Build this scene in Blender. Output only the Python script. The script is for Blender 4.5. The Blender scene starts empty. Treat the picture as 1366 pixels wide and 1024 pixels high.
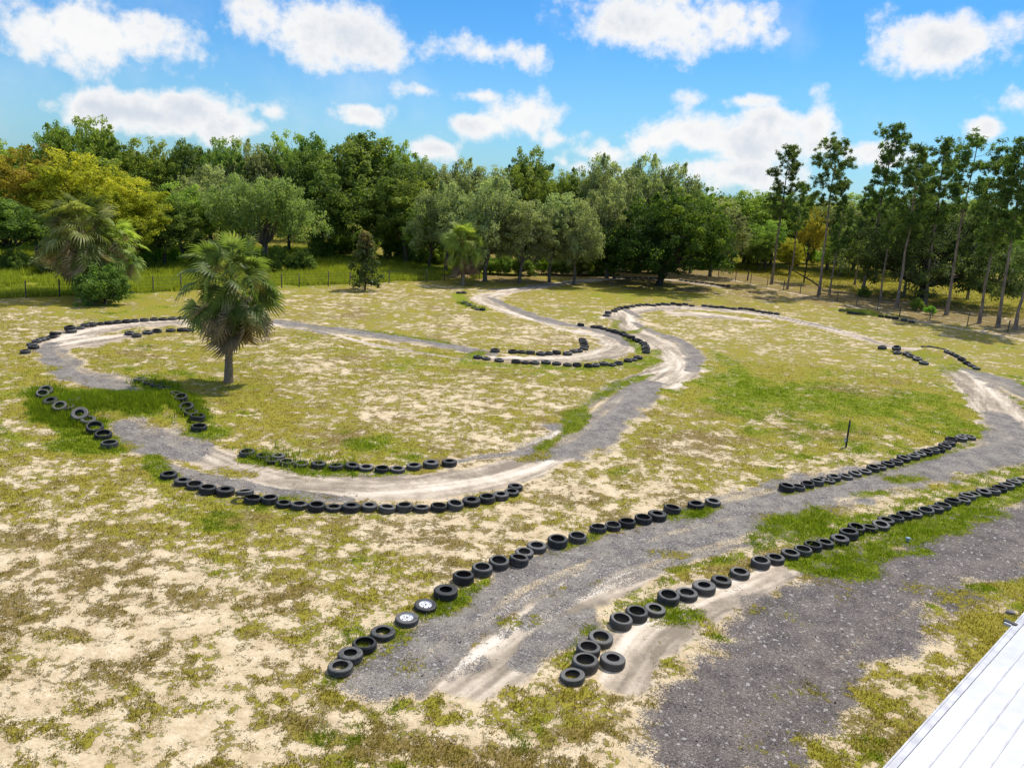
import bpy, bmesh, math, random
import numpy as np
from mathutils import Vector, Matrix
PI = math.pi
rng = np.random.default_rng(7)
random.seed(7)
S = bpy.context.scene
COL = S.collection

# ------------------------------------------------------------------ camera
FPX, CAMH, PITCH, ROLL = 1080.0, 12.0, math.radians(14.0), math.radians(3.8)
cp, sp_, cr, sr = math.cos(PITCH), math.sin(PITCH), math.cos(ROLL), math.sin(ROLL)
FWD = np.array([0, cp, -sp_]); R0 = np.array([1.0, 0, 0]); U0 = np.array([0, sp_, cp])
CR = cr*R0 + sr*U0; CU = -sr*R0 + cr*U0
CAM = np.array([0, 0, CAMH])
cam = bpy.data.cameras.new('camera'); camo = bpy.data.objects.new('camera', cam); COL.objects.link(camo)
cam.sensor_fit = 'HORIZONTAL'; cam.sensor_width = 36.0; cam.lens = 36.0*FPX/1366.0
cam.clip_start = 0.1; cam.clip_end = 9000
Mx = Matrix(((CR[0], CU[0], -FWD[0], 0), (CR[1], CU[1], -FWD[1], 0), (CR[2], CU[2], -FWD[2], CAMH), (0, 0, 0, 1)))
camo.matrix_world = Mx
S.camera = camo

def ray(px, py):
    return FWD + CR*((px-683)/FPX) + CU*((512-py)/FPX)

# ------------------------------------------------------------------ terrain height
MOUNDS = []   # x, y, sx, sy, rot, h
def hgt(x, y):
    z = 0*x + 0*y
    for (mx, my, sx, sy, ra, h) in MOUNDS:
        dx, dy = x-mx, y-my
        u = (dx*math.cos(ra)+dy*math.sin(ra))/sx; v = (-dx*math.sin(ra)+dy*math.cos(ra))/sy
        z = z + h*np.exp(-(u*u+v*v)/1.0)
    return z
def at(px, py, z=0.0):
    d = ray(px, py); zz = z
    for _ in range(12 if MOUNDS else 1):
        t = (CAMH-zz)/-d[2]; x, y = d[0]*t, d[1]*t
        zz = z + float(hgt(x, y))
    return np.array([x, y, zz])
def atY(px, py, Y):
    d = ray(px, py); t = Y/d[1]
    return np.array([d[0]*t, Y, CAMH + d[2]*t])
def depth(P):
    return float(np.dot(np.array(P)-CAM, FWD))
_a = at(112, 548); _b = at(240, 545)
_ang = math.atan2(_b[1]-_a[1], _b[0]-_a[0])
_m1 = at(170, 548); _m2 = at(1245, 476); _m3 = at(1160, 417)
MOUNDS += [(_m1[0], _m1[1], 3.6, 2.3, _ang, 0.75), (_m2[0], _m2[1], 2.6, 2.6, 0, 0.7), (_m3[0], _m3[1], 4.2, 1.3, -0.2, 0.35)]

# ------------------------------------------------------------------ numpy noise
_perm = rng.permutation(4096)
_val = rng.random(4096)
def vnoise(x, y, s=0):
    xi = np.floor(x).astype(np.int64); yi = np.floor(y).astype(np.int64)
    fx = x-xi; fy = y-yi
    fx = fx*fx*(3-2*fx); fy = fy*fy*(3-2*fy)
    def h(a, b):
        return _val[_perm[(_perm[(a+s*57) & 4095] + b) & 4095]]
    a = h(xi, yi); b = h(xi+1, yi); c = h(xi, yi+1); d = h(xi+1, yi+1)
    return (a*(1-fx)+b*fx)*(1-fy)+(c*(1-fx)+d*fx)*fy
def fbm(x, y, o=4, s=0):
    t = 0; a = 1; n = 0
    for i in range(o):
        ca, sa = math.cos(i*1.1+.3), math.sin(i*1.1+.3)
        t = t + a*vnoise((x*ca-y*sa)*2**i + 19.3*i, (x*sa+y*ca)*2**i + 7.7*i, s+i); n += a; a *= .55
    return t/n
def sstep(a, b, x):
    t = np.clip((x-a)/(b-a), 0, 1); return t*t*(3-2*t)

# ------------------------------------------------------------------ material helpers
def newmat(name):
    m = bpy.data.materials.new(name); m.use_nodes = True
    nt = m.node_tree
    for n in list(nt.nodes): nt.nodes.remove(n)
    return m, nt
class NB:
    def __init__(s, nt): s.nt = nt
    def n(s, t, **kw):
        nd = s.nt.nodes.new(t)
        for k, v in kw.items(): setattr(nd, k, v)
        return nd
    def l(s, a, b): s.nt.links.new(a, b)
    def setin(s, sock, v):
        if isinstance(v, bpy.types.NodeSocket): s.l(v, sock)
        else:
            if isinstance(v, (tuple, list)) and len(v) == 3 and sock.type == 'RGBA': v = (*v, 1)
            sock.default_value = v
    def math(s, op, a, b=0.0, c=None, clamp=False):
        nd = s.n('ShaderNodeMath', operation=op, use_clamp=clamp)
        s.setin(nd.inputs[0], a); s.setin(nd.inputs[1], b)
        if c is not None: s.setin(nd.inputs[2], c)
        return nd.outputs[0]
    def mix(s, f, a, b, typ='RGBA', blend='MIX'):
        nd = s.n('ShaderNodeMix', data_type=typ)
        if typ == 'RGBA':
            nd.blend_type = blend
            s.setin(nd.inputs[0], f); s.setin(nd.inputs[6], a); s.setin(nd.inputs[7], b); return nd.outputs[2]
        s.setin(nd.inputs[0], f); s.setin(nd.inputs[2], a); s.setin(nd.inputs[3], b); return nd.outputs[0]
    def attr(s, name): return s.n('ShaderNodeAttribute', attribute_name=name).outputs['Fac']
    def noise(s, vec, scale, detail=4, rough=.55, out='Fac'):
        nd = s.n('ShaderNodeTexNoise'); s.setin(nd.inputs['Vector'], vec)
        nd.inputs['Scale'].default_value = scale; nd.inputs['Detail'].default_value = detail; nd.inputs['Roughness'].default_value = rough
        return nd.outputs[out]
    def sm(s, x, a, b):
        nd = s.n('ShaderNodeMapRange', interpolation_type='SMOOTHSTEP'); s.setin(nd.inputs[0], x)
        nd.inputs[1].default_value = a; nd.inputs[2].default_value = b; return nd.outputs[0]
    def ramp(s, x, stops, interp='LINEAR'):
        nd = s.n('ShaderNodeValToRGB'); s.setin(nd.inputs[0], x); cr_ = nd.color_ramp; cr_.interpolation = interp
        while len(cr_.elements) < len(stops): cr_.elements.new(0.5)
        for e, (p, c) in zip(cr_.elements, stops): e.position = p; e.color = (*c, 1)
        return nd.outputs[0]
    def out(s, sh):
        o = s.n('ShaderNodeOutputMaterial'); s.l(sh, o.inputs[0])
    def bsdf(s, col, rough=.8, spec=.3, normal=None, metal=0.0):
        b = s.n('ShaderNodeBsdfPrincipled'); s.setin(b.inputs['Base Color'], col); s.setin(b.inputs['Roughness'], rough)
        b.inputs['Specular IOR Level'].default_value = spec; b.inputs['Metallic'].default_value = metal
        if normal is not None: s.l(normal, b.inputs['Normal'])
        return b.outputs[0]
    def bump(s, h, strength=.5, dist=.05):
        b = s.n('ShaderNodeBump'); s.l(h, b.inputs['Height']); b.inputs['Strength'].default_value = strength; b.inputs['Distance'].default_value = dist
        return b.outputs[0]

def leafmat(name, stops, rough=.6, transl=.48, spec=.12, rand=.25):
    m, nt = newmat(name); b = NB(nt)
    t = b.attr('tint')
    col = b.ramp(t, stops)
    rnd = b.n('ShaderNodeObjectInfo').outputs['Random']
    hs = b.n('ShaderNodeHueSaturation'); b.l(col, hs.inputs['Color'])
    b.l(b.math('MULTIPLY_ADD', rnd, rand, 1-rand*.5), hs.inputs['Value'])
    b.l(b.math('MULTIPLY_ADD', rnd, .03, .485), hs.inputs['Hue'])
    d = b.bsdf(hs.outputs[0], rough, spec)
    tr = b.n('ShaderNodeBsdfTranslucent')
    c2 = b.mix(1.0, hs.outputs[0], (1.25, 1.3, .6), blend='MULTIPLY'); b.l(c2, tr.inputs[0])
    mx = b.n('ShaderNodeMixShader'); mx.inputs[0].default_value = transl
    b.l(d, mx.inputs[1]); b.l(tr.outputs[0], mx.inputs[2]); b.out(mx.outputs[0])
    return m
def plainmat(name, c1, c2, scale=8, rough=.8, spec=.3, bump=.3, bd=.02, stretch=(1, 1, 1), metal=0.0):
    m, nt = newmat(name); b = NB(nt)
    tc = b.n('ShaderNodeTexCoord').outputs['Object']
    mp = b.n('ShaderNodeMapping'); b.l(tc, mp.inputs[0]); mp.inputs['Scale'].default_value = stretch
    n = b.noise(mp.outputs[0], scale, 6, .6)
    f = b.sm(n, .3, .7)
    b.out(b.bsdf(b.mix(f, c1, c2), rough, spec, b.bump(n, bump, bd), metal))
    return m

# leaf palettes (dark -> light)
M = {}
def lm(name, a, bb, c, **k):
    M[name] = leafmat(name, [(0.0, a), (.55, bb), (1.0, c)], **k)
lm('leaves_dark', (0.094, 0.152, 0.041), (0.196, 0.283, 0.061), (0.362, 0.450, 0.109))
lm('leaves_mid', (0.121, 0.189, 0.041), (0.257, 0.351, 0.068), (0.432, 0.513, 0.108))
lm('leaves_grey', (0.189, 0.209, 0.101), (0.317, 0.351, 0.162), (0.486, 0.527, 0.243))
lm('leaves_yellow', (0.213, 0.237, 0.025), (0.463, 0.475, 0.044), (0.675, 0.625, 0.075))
lm('leaves_gold', (.28, .26, .04), (.46, .41, .055), (.62, .53, .10))
lm('leaves_willow', (0.168, 0.224, 0.077), (0.308, 0.392, 0.126), (0.476, 0.560, 0.196))
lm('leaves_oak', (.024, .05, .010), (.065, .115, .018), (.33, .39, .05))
lm('needles', (.08, .135, .035), (.165, .24, .06), (.32, .39, .10))
lm('leaves_live_oak', (.05, .07, .026), (.11, .14, .048), (.22, .25, .09))  # dark grey green foliage of the live oak
lm('leaves_bright', (0.165, 0.308, 0.028), (0.319, 0.506, 0.050), (0.440, 0.594, 0.088))
lm('leaves_magnolia', (.05, .075, .02), (.12, .15, .04), (.34, .23, .10), spec=.4, rough=.4)
lm('palm_bright', (.20, .27, .05), (.40, .48, .10), (.66, .68, .28), spec=.3, rough=.5)
lm('palm_green', (.085, .115, .028), (.20, .245, .052), (.50, .51, .20), spec=.3, rough=.5)
lm('palm_yellow', (.15, .18, .045), (.33, .37, .105), (.62, .62, .27), spec=.3, rough=.5)
lm('palm_dead', (0.184, 0.127, 0.081), (0.380, 0.276, 0.178), (0.552, 0.437, 0.299), transl=.2)
lm('palm_flower', (0.220, 0.127, 0.066), (0.418, 0.253, 0.132), (0.638, 0.407, 0.209), transl=.2)
lm('grass_blades', (.12, .092, .018), (.26, .205, .033), (.46, .37, .085), rand=0)
lm('grass_lush', (.10, .165, .012), (.20, .28, .018), (.36, .41, .035), rand=0)
lm('grass_meadow', (.20, .26, .025), (.38, .43, .045), (.56, .57, .12), rand=0)
M['bark'] = plainmat('bark', (.09, .07, .055), (.20, .165, .13), 6, .9, .1, .8, .05, (1, 1, .25))
M['bark_dark'] = plainmat('bark_dark', (.035, .03, .025), (.09, .075, .06), 6, .9, .1, .8, .05, (1, 1, .25))
M['bark_pine'] = plainmat('bark_pine', (.15, .11, .08), (.36, .28, .22), 5, .9, .1, .8, .05, (1, 1, .3))
M['bark_palm'] = plainmat('bark_palm', (.20, .135, .08), (.42, .31, .20), 9, .9, .1, .9, .04, (.5, .5, 2.2))

# ------------------------------------------------------------------ mesh helpers
def mesh_np(name, V, faces_n, F, mats, attrs=None, matidx=None, smooth=False):
    """V (n,3); F flat loop indices with faces_n verts per face"""
    me = bpy.data.meshes.new(name)
    V = np.ascontiguousarray(V, dtype=np.float32); F = np.ascontiguousarray(F, dtype=np.int32).ravel()
    nf = len(F)//faces_n
    me.vertices.add(len(V)); me.vertices.foreach_set('co', V.ravel())
    me.loops.add(len(F)); me.loops.foreach_set('vertex_index', F)
    me.polygons.add(nf); me.polygons.foreach_set('loop_start', np.arange(nf, dtype=np.int32)*faces_n)
    try: me.polygons.foreach_set('loop_total', np.full(nf, faces_n, dtype=np.int32))
    except Exception: pass
    for m in mats: me.materials.append(m)
    if matidx is not None: me.polygons.foreach_set('material_index', np.ascontiguousarray(matidx, dtype=np.int32))
    me.polygons.foreach_set('use_smooth', np.full(nf, smooth, dtype=bool))
    for k, a in (attrs or {}).items():
        at_ = me.attributes.new(k, 'FLOAT', 'POINT'); at_.data.foreach_set('value', np.ascontiguousarray(a, dtype=np.float32))
    me.update(calc_edges=True); me.validate()
    return me
def link(name, me, parent=None, loc=None):
    o = bpy.data.objects.new(name, me); COL.objects.link(o)
    if parent is not None: o.parent = parent
    if loc is not None: o.location = [float(v) for v in loc]
    return o
def empty(name, loc, rz=0.0):
    o = bpy.data.objects.new(name, None); COL.objects.link(o)
    o.location = [float(v) for v in loc]; o.rotation_euler = (0, 0, rz); o.empty_display_size = .3
    return o
def tag(o, label, cat, group=None, kind=None):
    if label: o['label'] = label
    if cat: o['category'] = cat
    if group: o['group'] = group
    if kind: o['kind'] = kind
    return o
def copy_tree(o, parent=None):
    c = o.copy(); COL.objects.link(c)
    if parent is not None: c.parent = parent
    for ch in list(o.children): copy_tree(ch, c)
    return c
WORDS = ['', 'first', 'second', 'third', 'fourth', 'fifth', 'sixth', 'seventh', 'eighth', 'ninth', 'tenth', 'eleventh', 'twelfth', 'thirteenth',
         'fourteenth', 'fifteenth', 'sixteenth', 'seventeenth', 'eighteenth', 'nineteenth']
def ordw(n):
    if n < 20: return WORDS[n]
    t = {2: 'twent', 3: 'thirt', 4: 'fort', 5: 'fift', 6: 'sixt'}[n//10]
    return t+'ieth' if n % 10 == 0 else t+'y-'+WORDS[n % 10]

def tube(path, rad, sides=8, cap=True):
    """returns V,F(quads) for tube along path"""
    P = np.array(path, float); n = len(P); rad = np.array(rad, float)
    T = np.gradient(P, axis=0); T /= np.linalg.norm(T, axis=1)[:, None]+1e-9
    ref = np.array([0, 0, 1.0]) if abs(T[0][2]) < .8 else np.array([1.0, 0, 0])
    A = np.cross(T, ref); A /= np.linalg.norm(A, axis=1)[:, None]+1e-9; B = np.cross(T, A)
    a = np.arange(sides)*2*PI/sides
    V = P[:, None, :] + rad[:, None, None]*(np.cos(a)[None, :, None]*A[:, None, :]+np.sin(a)[None, :, None]*B[:, None, :])
    V = V.reshape(-1, 3)
    i = np.arange(n-1)[:, None]*sides; j = np.arange(sides)[None, :]; j2 = (j+1) % sides
    F = np.stack([i+j, i+j2, i+sides+j2, i+sides+j], -1).reshape(-1, 4)
    return V, F
class MB:
    """mesh builder of quads"""
    def __init__(s): s.V = []; s.F = []; s.n = 0; s.mi = []
    def add(s, V, F, mi=0):
        V = np.asarray(V, float); F = np.asarray(F, int)
        s.V.append(V); s.F.append(F+s.n); s.n += len(V); s.mi.append(np.full(len(F), mi))
    def tube(s, path, rad, sides=8, mi=0):
        V, F = tube(path, rad, sides); s.add(V, F, mi)
    def box(s, c, size, R=None, mi=0):
        c = np.array(c, float); h = np.array(size, float)/2
        q = np.array([[-1, -1, -1], [1, -1, -1], [1, 1, -1], [-1, 1, -1], [-1, -1, 1], [1, -1, 1], [1, 1, 1], [-1, 1, 1]])*h
        if R is not None: q = q@np.array(R).T
        s.add(q+c, [[0, 3, 2, 1], [4, 5, 6, 7], [0, 1, 5, 4], [1, 2, 6, 5], [2, 3, 7, 6], [3, 0, 4, 7]], mi)
    def lathe(s, prof, c=(0, 0, 0), seg=24, mi=0, closed=False):
        prof = np.array(prof, float); k = len(prof); a = np.arange(seg)*2*PI/seg
        V = np.stack([prof[None, :, 0]*np.cos(a)[:, None], prof[None, :, 0]*np.sin(a)[:, None], np.repeat(prof[None, :, 1], seg, 0)], -1).reshape(-1, 3)+np.array(c)
        kk = k if closed else k-1
        F = []
        for i in range(seg):
            i2 = (i+1) % seg
            for j in range(kk):
                j2 = (j+1) % k; F.append([i*k+j, i2*k+j, i2*k+j2, i*k+j2])
        s.add(V, F, mi)
    def build(s, name, mats, attrs=None, smooth=False):
        if not isinstance(mats, (list, tuple)): mats = [mats]
        return mesh_np(name, np.concatenate(s.V), 4, np.concatenate(s.F), mats, attrs, np.concatenate(s.mi), smooth)

# ------------------------------------------------------------------ tyre rows: (rim centre x, y, width in photo pixels)
rows = {}
rows['far_left_outer'] = [(33.6,467.6,12),(44.6,461,15),(42.4,456.6,14),(49,453,13),(55,451,13),(60.4,449.5,12),(69.6,447,12),(73.6,443,17),(95,439.5,16),(93,436.4,15),(106.5,435,13),(113.6,432.8,12),(122,431.5,14),(134,429.5,12),(145.4,429,12),(156.6,428,12),(169,427.4,11),(179.7,426.2,11),(192.5,424.9,13),(205.8,424,12),(218,423.5,12),(230.4,423,12),(242.2,421.8,12),(252,421.3,12)]
rows['far_left_inner'] = [(172.5,442.8,13),(182.3,445.9,13),(197,441.8,14),(209,439.7,13),(227.9,438.5,13),(242.7,437.9,14),(253,438.2,12)]
rows['mound_outer'] = [(61,519,20),(56.6,525.5,18),(68,534,20),(80,540,20),(99.6,530.4,18),(90.8,541,20),(106.9,550.4,26),(118,558,22),(126.4,567.5,27),(137.7,577.3,26),(146,589,26)]
rows['mound_inner'] = [(186.7,504.7,17),(197.3,508.2,17),(209.6,511.3,18),(219.2,515.7,18),(234.6,524.9,18),(242,530.2,18),(249,540.7,22),(253.5,547,22),(263.2,553.5,25),(265.4,567.1,24)]
rows['bend_inner'] = [(329.8,600.9,22),(350.9,605.9,18),(363.4,610.7,20),(371,607,17),(382,614,18),(401.8,616.2,18),(424.9,617.2,19),(448.4,619.5,20),(469.5,619.5,19),(488.5,620.3,20),(509.6,623,19),(530.5,622.5,21),(552.4,619,20),(575,616,22),(599.7,614.6,20)]
rows['bend_outer'] = [(225,630.5,23),(243.7,639.7,22),(259.5,644.1,23),(276.6,650.3,24),(300.4,652,26),(326.7,653.6,25),(337,662.4,24),(359.7,663.9,21),(378.3,669,18),(399,670.5,23),(422.2,673.3,23),(445.3,673.3,22),(468.2,674,25),(492.5,673,21),(516.2,674.6,23),(539.7,673.9,21),(562.3,673.9,23),(585.2,673,22),(606.7,671.3,22),(629.1,665.8,25),(650.2,662.5,22),(668.2,658.5,21),(682.7,653.7,18),(687.5,647.5,18)]
rows['road_upper'] = [(454.2,886.2,33),(467.3,870.5,33),(486.3,855.8,33),(510.9,838.7,34),(543.2,820.6,32),(567.6,803.1,30),(594.7,786.2,34),(618.2,767.5,29),(643.2,756.9,28),(665.5,747.6,28),(691.7,744.5,26),(699.5,734,24),(716.3,725.7,27),(743.9,719.2,28),(770.6,713.1,25),(798.5,701.4,23),(818,698.4,21),(837,693.8,24),(858.4,688.7,25),(876.9,684.4,27),(896.7,675.5,25),(929,670,23),(951.3,666.6,21)]
rows['road_middle'] = [(764.7,896.5,34),(781.2,881.1,37),(785,863.4,32),(801.5,846.9,35),(817.5,877.3,34),(828.2,825.3,31),(849.2,815.6,31),(873.9,808.3,29),(891.9,793.6,31),(916.5,788.5,31),(939.8,780.1,34),(962.7,770,28),(987.3,760.6,27),(1015.2,747.6,26),(1034.4,741.5,26),(1054.9,735.3,26),(1071.6,731,25),(1084.9,724.7,26),(1101.3,721.3,24),(1120.7,716.9,27),(1133.2,709.6,28),(1142,703.1,24),(1160.6,701.2,22),(1175.6,697.3,26),(1182.6,690.6,24),(1196,688.8,21),(1207.4,684.4,22),(1221,683,19),(1236,678.6,23),(1248.7,676.4,21),(1258.2,672,24),(1271.7,666.1,23),(1285.3,664.7,20),(1291.2,658.8,25),(1300,656.6,18),(1312.4,654.4,21),(1324.9,652.2,22),(1334,649,21),(1343.9,644.9,22),(1353,641.2,21),(1362.5,637.6,20)]
rows['road_far'] = [(1049.5,647.9,22),(1065.4,647.4,18),(1077.7,643.3,18),(1090.5,640.7,17),(1099,636.8,16),(1105.8,638.2,16),(1113,634.6,18),(1128.4,632,20),(1141.2,628.4,18),(1154.5,625.8,17),(1164.8,622.6,17),(1174,620.4,17),(1185,616.3,18),(1196.3,613.3,18),(1205.6,609.2,19),(1219,606.9,18),(1227,603.6,16),(1236,601.6,17),(1245.4,599.3,17),(1253,597,17),(1260.7,592.2,18),(1267,589.3,16),(1269.3,584,16),(1282.3,582.9,17),(1287,579.4,17),(1294,581,18)]
rows['upper_chicane'] = [(612.6,389.1,8),(618.6,389.1,7),(620,403,8),(625.8,405.2,8),(632.8,408.7,8),(638,411,8),(643.3,411.3,8)]
rows['hairpin_inner'] = [(660.7,465.5,13),(684.2,467,13),(695.7,467.5,11),(708,468.6,12),(721.6,470,13),(732,469.6,11),(742.4,468.6,12),(757.2,469.6,13),(765.7,466.6,11),(772.4,465.7,11),(779,462.8,12),(780.4,459.5,11),(779.5,456.6,11),(778.5,453.8,11),(777,451.4,10)]
rows['hairpin_outer'] = [(774.9,431.9,9),(792.3,434.3,9),(799.5,435.2,9),(806,436.7,9),(812.8,438.6,9),(819.5,440.5,10),(825.2,441.9,10),(830.9,443.8,10),(835.2,445.7,10),(841.8,449,12),(849,451.4,11),(852.8,453.3,10),(858.5,455.7,11),(860.8,459,11),(862.3,461.9,11),(861.8,464.2,11),(862.3,467.6,11),(851.3,475.2,12),(845,477.4,11),(838,478.9,11),(825.6,482.3,12),(816.6,484.2,11),(805.2,483.3,12),(794.7,485.2,11),(785.2,485.6,12),(770,484.6,12),(757.2,484,12),(742.9,482.9,12),(728.5,481.4,13),(713.7,481.7,12),(701.4,481,12),(688.5,480,13),(666,478.3,13),(649,475.8,11),(637.3,474.7,11)]
rows['oval'] = [(809.3,418.8,11),(811.4,415.2,10),(819.7,413,10),(823.5,410.7,9),(827.8,409.3,9),(835.9,408.3,9),(843.5,406.9,9),(851.1,405.9,8),(856.4,405,8),(864,405,8),(872,405.9,8),(878.5,405,8),(884.5,404,8),(891.1,404.5,8),(898.2,404,8),(906.3,405.3,8),(914.4,404.5,8),(922.8,406,8),(940.2,406.2,9),(948.8,407.4,8),(956,408.3,8),(963.5,408.3,8),(971.1,409.3,8),(979.2,410.2,9),(988.3,410.2,9),(995.9,410.7,8),(1003.5,412.1,8),(1012,413.6,9),(1019.7,415,8),(1027.8,416,9),(1036.3,417.4,8)]
rows['behind_oak'] = [(820+7*i, 369.2+.12*i, 7) for i in range(9)] + [(909+6.9*i, 372.6+.86*i, 7) for i in range(10)]
rows['far_right'] = [(1123.6,412.4,10),(1134.5,412.8,9),(1142,413.8,9),(1150.5,415,9),(1175.4,420.3,9),(1185,421.4,10),(1194.6,423.2,10),(1206.3,425.7,10),(1216.3,427.8,10)]
rows['right_mound_left'] = [(1177.3,462.3,13),(1196.3,463.5,13),(1198,468.6,12),(1210.3,469.9,12),(1215.6,472.2,13),(1224.4,476.9,14),(1232.8,481.8,15)]
rows['right_mound_right'] = [(1233.5,461.5,10),(1241.4,462.1,10),(1249.4,462.9,10),(1257.2,464.6,10),(1264.2,467.6,10),(1269.9,469.9,10),(1276,473,10),(1282.8,477.5,11),(1290,482.4,11),(1296.4,486,10),(1302.9,489.8,10)]
ROWTXT = {
 'far_left_outer': ('left end', 'of the curb arching behind the fan palm', 'tyres curbing the outside of the far left loop'),
 'far_left_inner': ('left', 'in the short row just left of the palm crown', 'tyres inside the far left loop'),
 'mound_outer': ('top', 'down the weedy outer side of the left jump', 'tyres on the outer side of the left grassy jump'),
 'mound_inner': ('top', 'down the weedy palm side of the left jump', 'tyres on the palm side of the left grassy jump'),
 'bend_inner': ('left', 'in the inner curb of the lower bend', 'tyres curbing the inside of the lower bend'),
 'bend_outer': ('left', 'in the outer curb of the lower bend', 'tyres curbing the outside of the lower bend'),
 'road_upper': ('near end', 'in the row left of the near gravel road', 'tyres along the left side of the near gravel road'),
 'road_middle': ('near end', 'in the row between the two gravel roads', 'tyres between the two gravel roads'),
 'road_far': ('left', 'in the row below the thin black post', 'tyres in the row beneath the black post'),
 'upper_chicane': ('far end', 'in the weedy strip near the small palm', 'tyres in the weedy strip by the small palm'),
 'hairpin_inner': ('left', 'along the inside of the middle hairpin', 'tyres inside the middle hairpin'),
 'hairpin_outer': ('upper end', 'along the outside of the middle hairpin', 'tyres round the outside of the middle hairpin'),
 'oval': ('left', 'in the long curb in front of the oak', 'tyres curbing the far sand oval'),
 'behind_oak': ('left', 'in the low line behind the spreading oak', 'tyres in the low line behind the spreading oak'),
 'far_right': ('left', 'in the weedy line below the pines', 'tyres in the weedy line below the pines'),
 'right_mound_left': ('left', 'in the short row left of the right jump', 'tyres left of the right jump'),
 'right_mound_right': ('left', 'in the curved row right of the right jump', 'tyres right of the right jump'),
}

# ------------------------------------------------------------------ ground
def catmull(P, n=6):
    P = np.array(P, float)
    if len(P) < 3: 
        t = np.linspace(0, 1, n+1)[:, None]; return P[0]*(1-t)+P[1]*t
    Q = np.vstack([2*P[0]-P[1], P, 2*P[-1]-P[-2]]); out = []
    for i in range(1, len(Q)-2):
        for k in range(n):
            t = k/n; p0, p1, p2, p3 = Q[i-1], Q[i], Q[i+1], Q[i+2]
            out.append(.5*((2*p1)+(-p0+p2)*t+(2*p0-5*p1+4*p2-p3)*t*t+(-p0+3*p1-3*p2+p3)*t**3))
    out.append(P[-1]); return np.array(out)
def stroke_d(X, Y, pts, hws):
    """distance / halfwidth field, lateral metres, along metres"""
    W = np.array([list(at(a, b)[:2]) for a, b in pts]); hw = np.array(hws if isinstance(hws, (list, tuple)) else [hws]*len(pts), float)
    C = catmull(np.column_stack([W, hw]), 5)
    m = C[:, 2].max()*2.2+.5
    best = np.full(X.shape, 9.0); lat = np.zeros(X.shape); alo = np.zeros(X.shape)
    sel = (X > C[:, 0].min()-m) & (X < C[:, 0].max()+m) & (Y > C[:, 1].min()-m) & (Y < C[:, 1].max()+m)
    x, y = X[sel], Y[sel]; b = np.full(x.shape, 9.0); la = np.zeros(x.shape); al = np.zeros(x.shape); s0 = 0
    for i in range(len(C)-1):
        ax, ay, aw = C[i]; bx, by, bw = C[i+1]; dx, dy = bx-ax, by-ay; L = math.hypot(dx, dy)+1e-6
        t = np.clip(((x-ax)*dx+(y-ay)*dy)/L**2, 0, 1)
        px, py = x-(ax+t*dx), y-(ay+t*dy); d = np.hypot(px, py)/np.maximum(aw+t*(bw-aw), .05)
        mm = d < b; b[mm] = d[mm]; la[mm] = ((px*dy-py*dx)/L)[mm]; al[mm] = (s0+t*L)[mm]; s0 += L
    best[sel] = b; lat[sel] = la; alo[sel] = al
    return best, lat, alo

SAND = [
 ([(812,424),(832,416),(880,411),(940,411),(1000,416.5),(1060,428),(1120,442),(1165,455),(1215,466)], [.9,1.6,1.8,1.6,1.5,1.4,1.3,1.0,.8]),
 ([(900,418),(960,422),(1020,428)], [1.6,1.6,.8]),
 ([(832,420),(843,438),(868,452),(893,468),(905,487),(885,505),(850,520),(815,545)], [1.4,1.5,1.7,1.8,1.8,1.7,1.3,.8]),
 ([(880,491),(820,515),(780,545),(745,575),(700,605)], [.4,.45,.5,.5,.5]),
 ([(740,603),(690,624),(640,637),(560,648),(480,651),(400,647),(340,634),(290,615),(250,595)], [1.2,1.3,1.4,1.4,1.4,1.4,1.4,1.2,.8]),
 ([(72,464),(100,447),(150,436),(210,431),(270,430),(330,431),(385,433)], [1.1,1.6,1.7,1.5,1.5,1.3,.9]),
 ([(85,462),(120,455),(160,449)], [.8,1.5,.9]),
 ([(640,478),(700,479),(760,478),(800,473),(826,464),(822,453),(795,446),(745,438)], [.8,1.1,1.3,1.5,1.7,1.6,1.2,.6]),
 ([(742,432),(700,421),(662,407),(648,397),(680,389)], [.9,1.2,1.5,1.6,1.0]),
 ([(680,388),(720,382),(770,376),(830,371),(900,374),(960,383)], [1.4,1.2,1.3,1.2,1,.8]),
 ([(1262,490),(1290,500),(1315,525),(1335,555),(1366,590)], [.8,1.5,1.7,1.7,1.8]),
 ([(1235,617),(1270,611),(1300,606)], [.4,.9,.5]),
 ([(625,905),(690,858),(750,815),(800,790),(860,765)], [1.1,1.3,1.2,.9,.4]),
 ([(560,930),(620,860),(700,800),(780,765)], [.15,.25,.25,.15]),
 ([(835,905),(870,850),(930,810),(1000,780),(1060,755),(1110,738)], [.7,1.0,1.1,.9,.6,.3]),
 ([(380,436),(430,443),(500,460),(560,470),(620,480)], [.25,.4,.3,.3,.2]),
 ([(950,367),(1023,384),(1110,402),(1200,424),(1344,449),(1400,462)], [.15,.3,.25,.2,.3,.2]),
]
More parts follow.
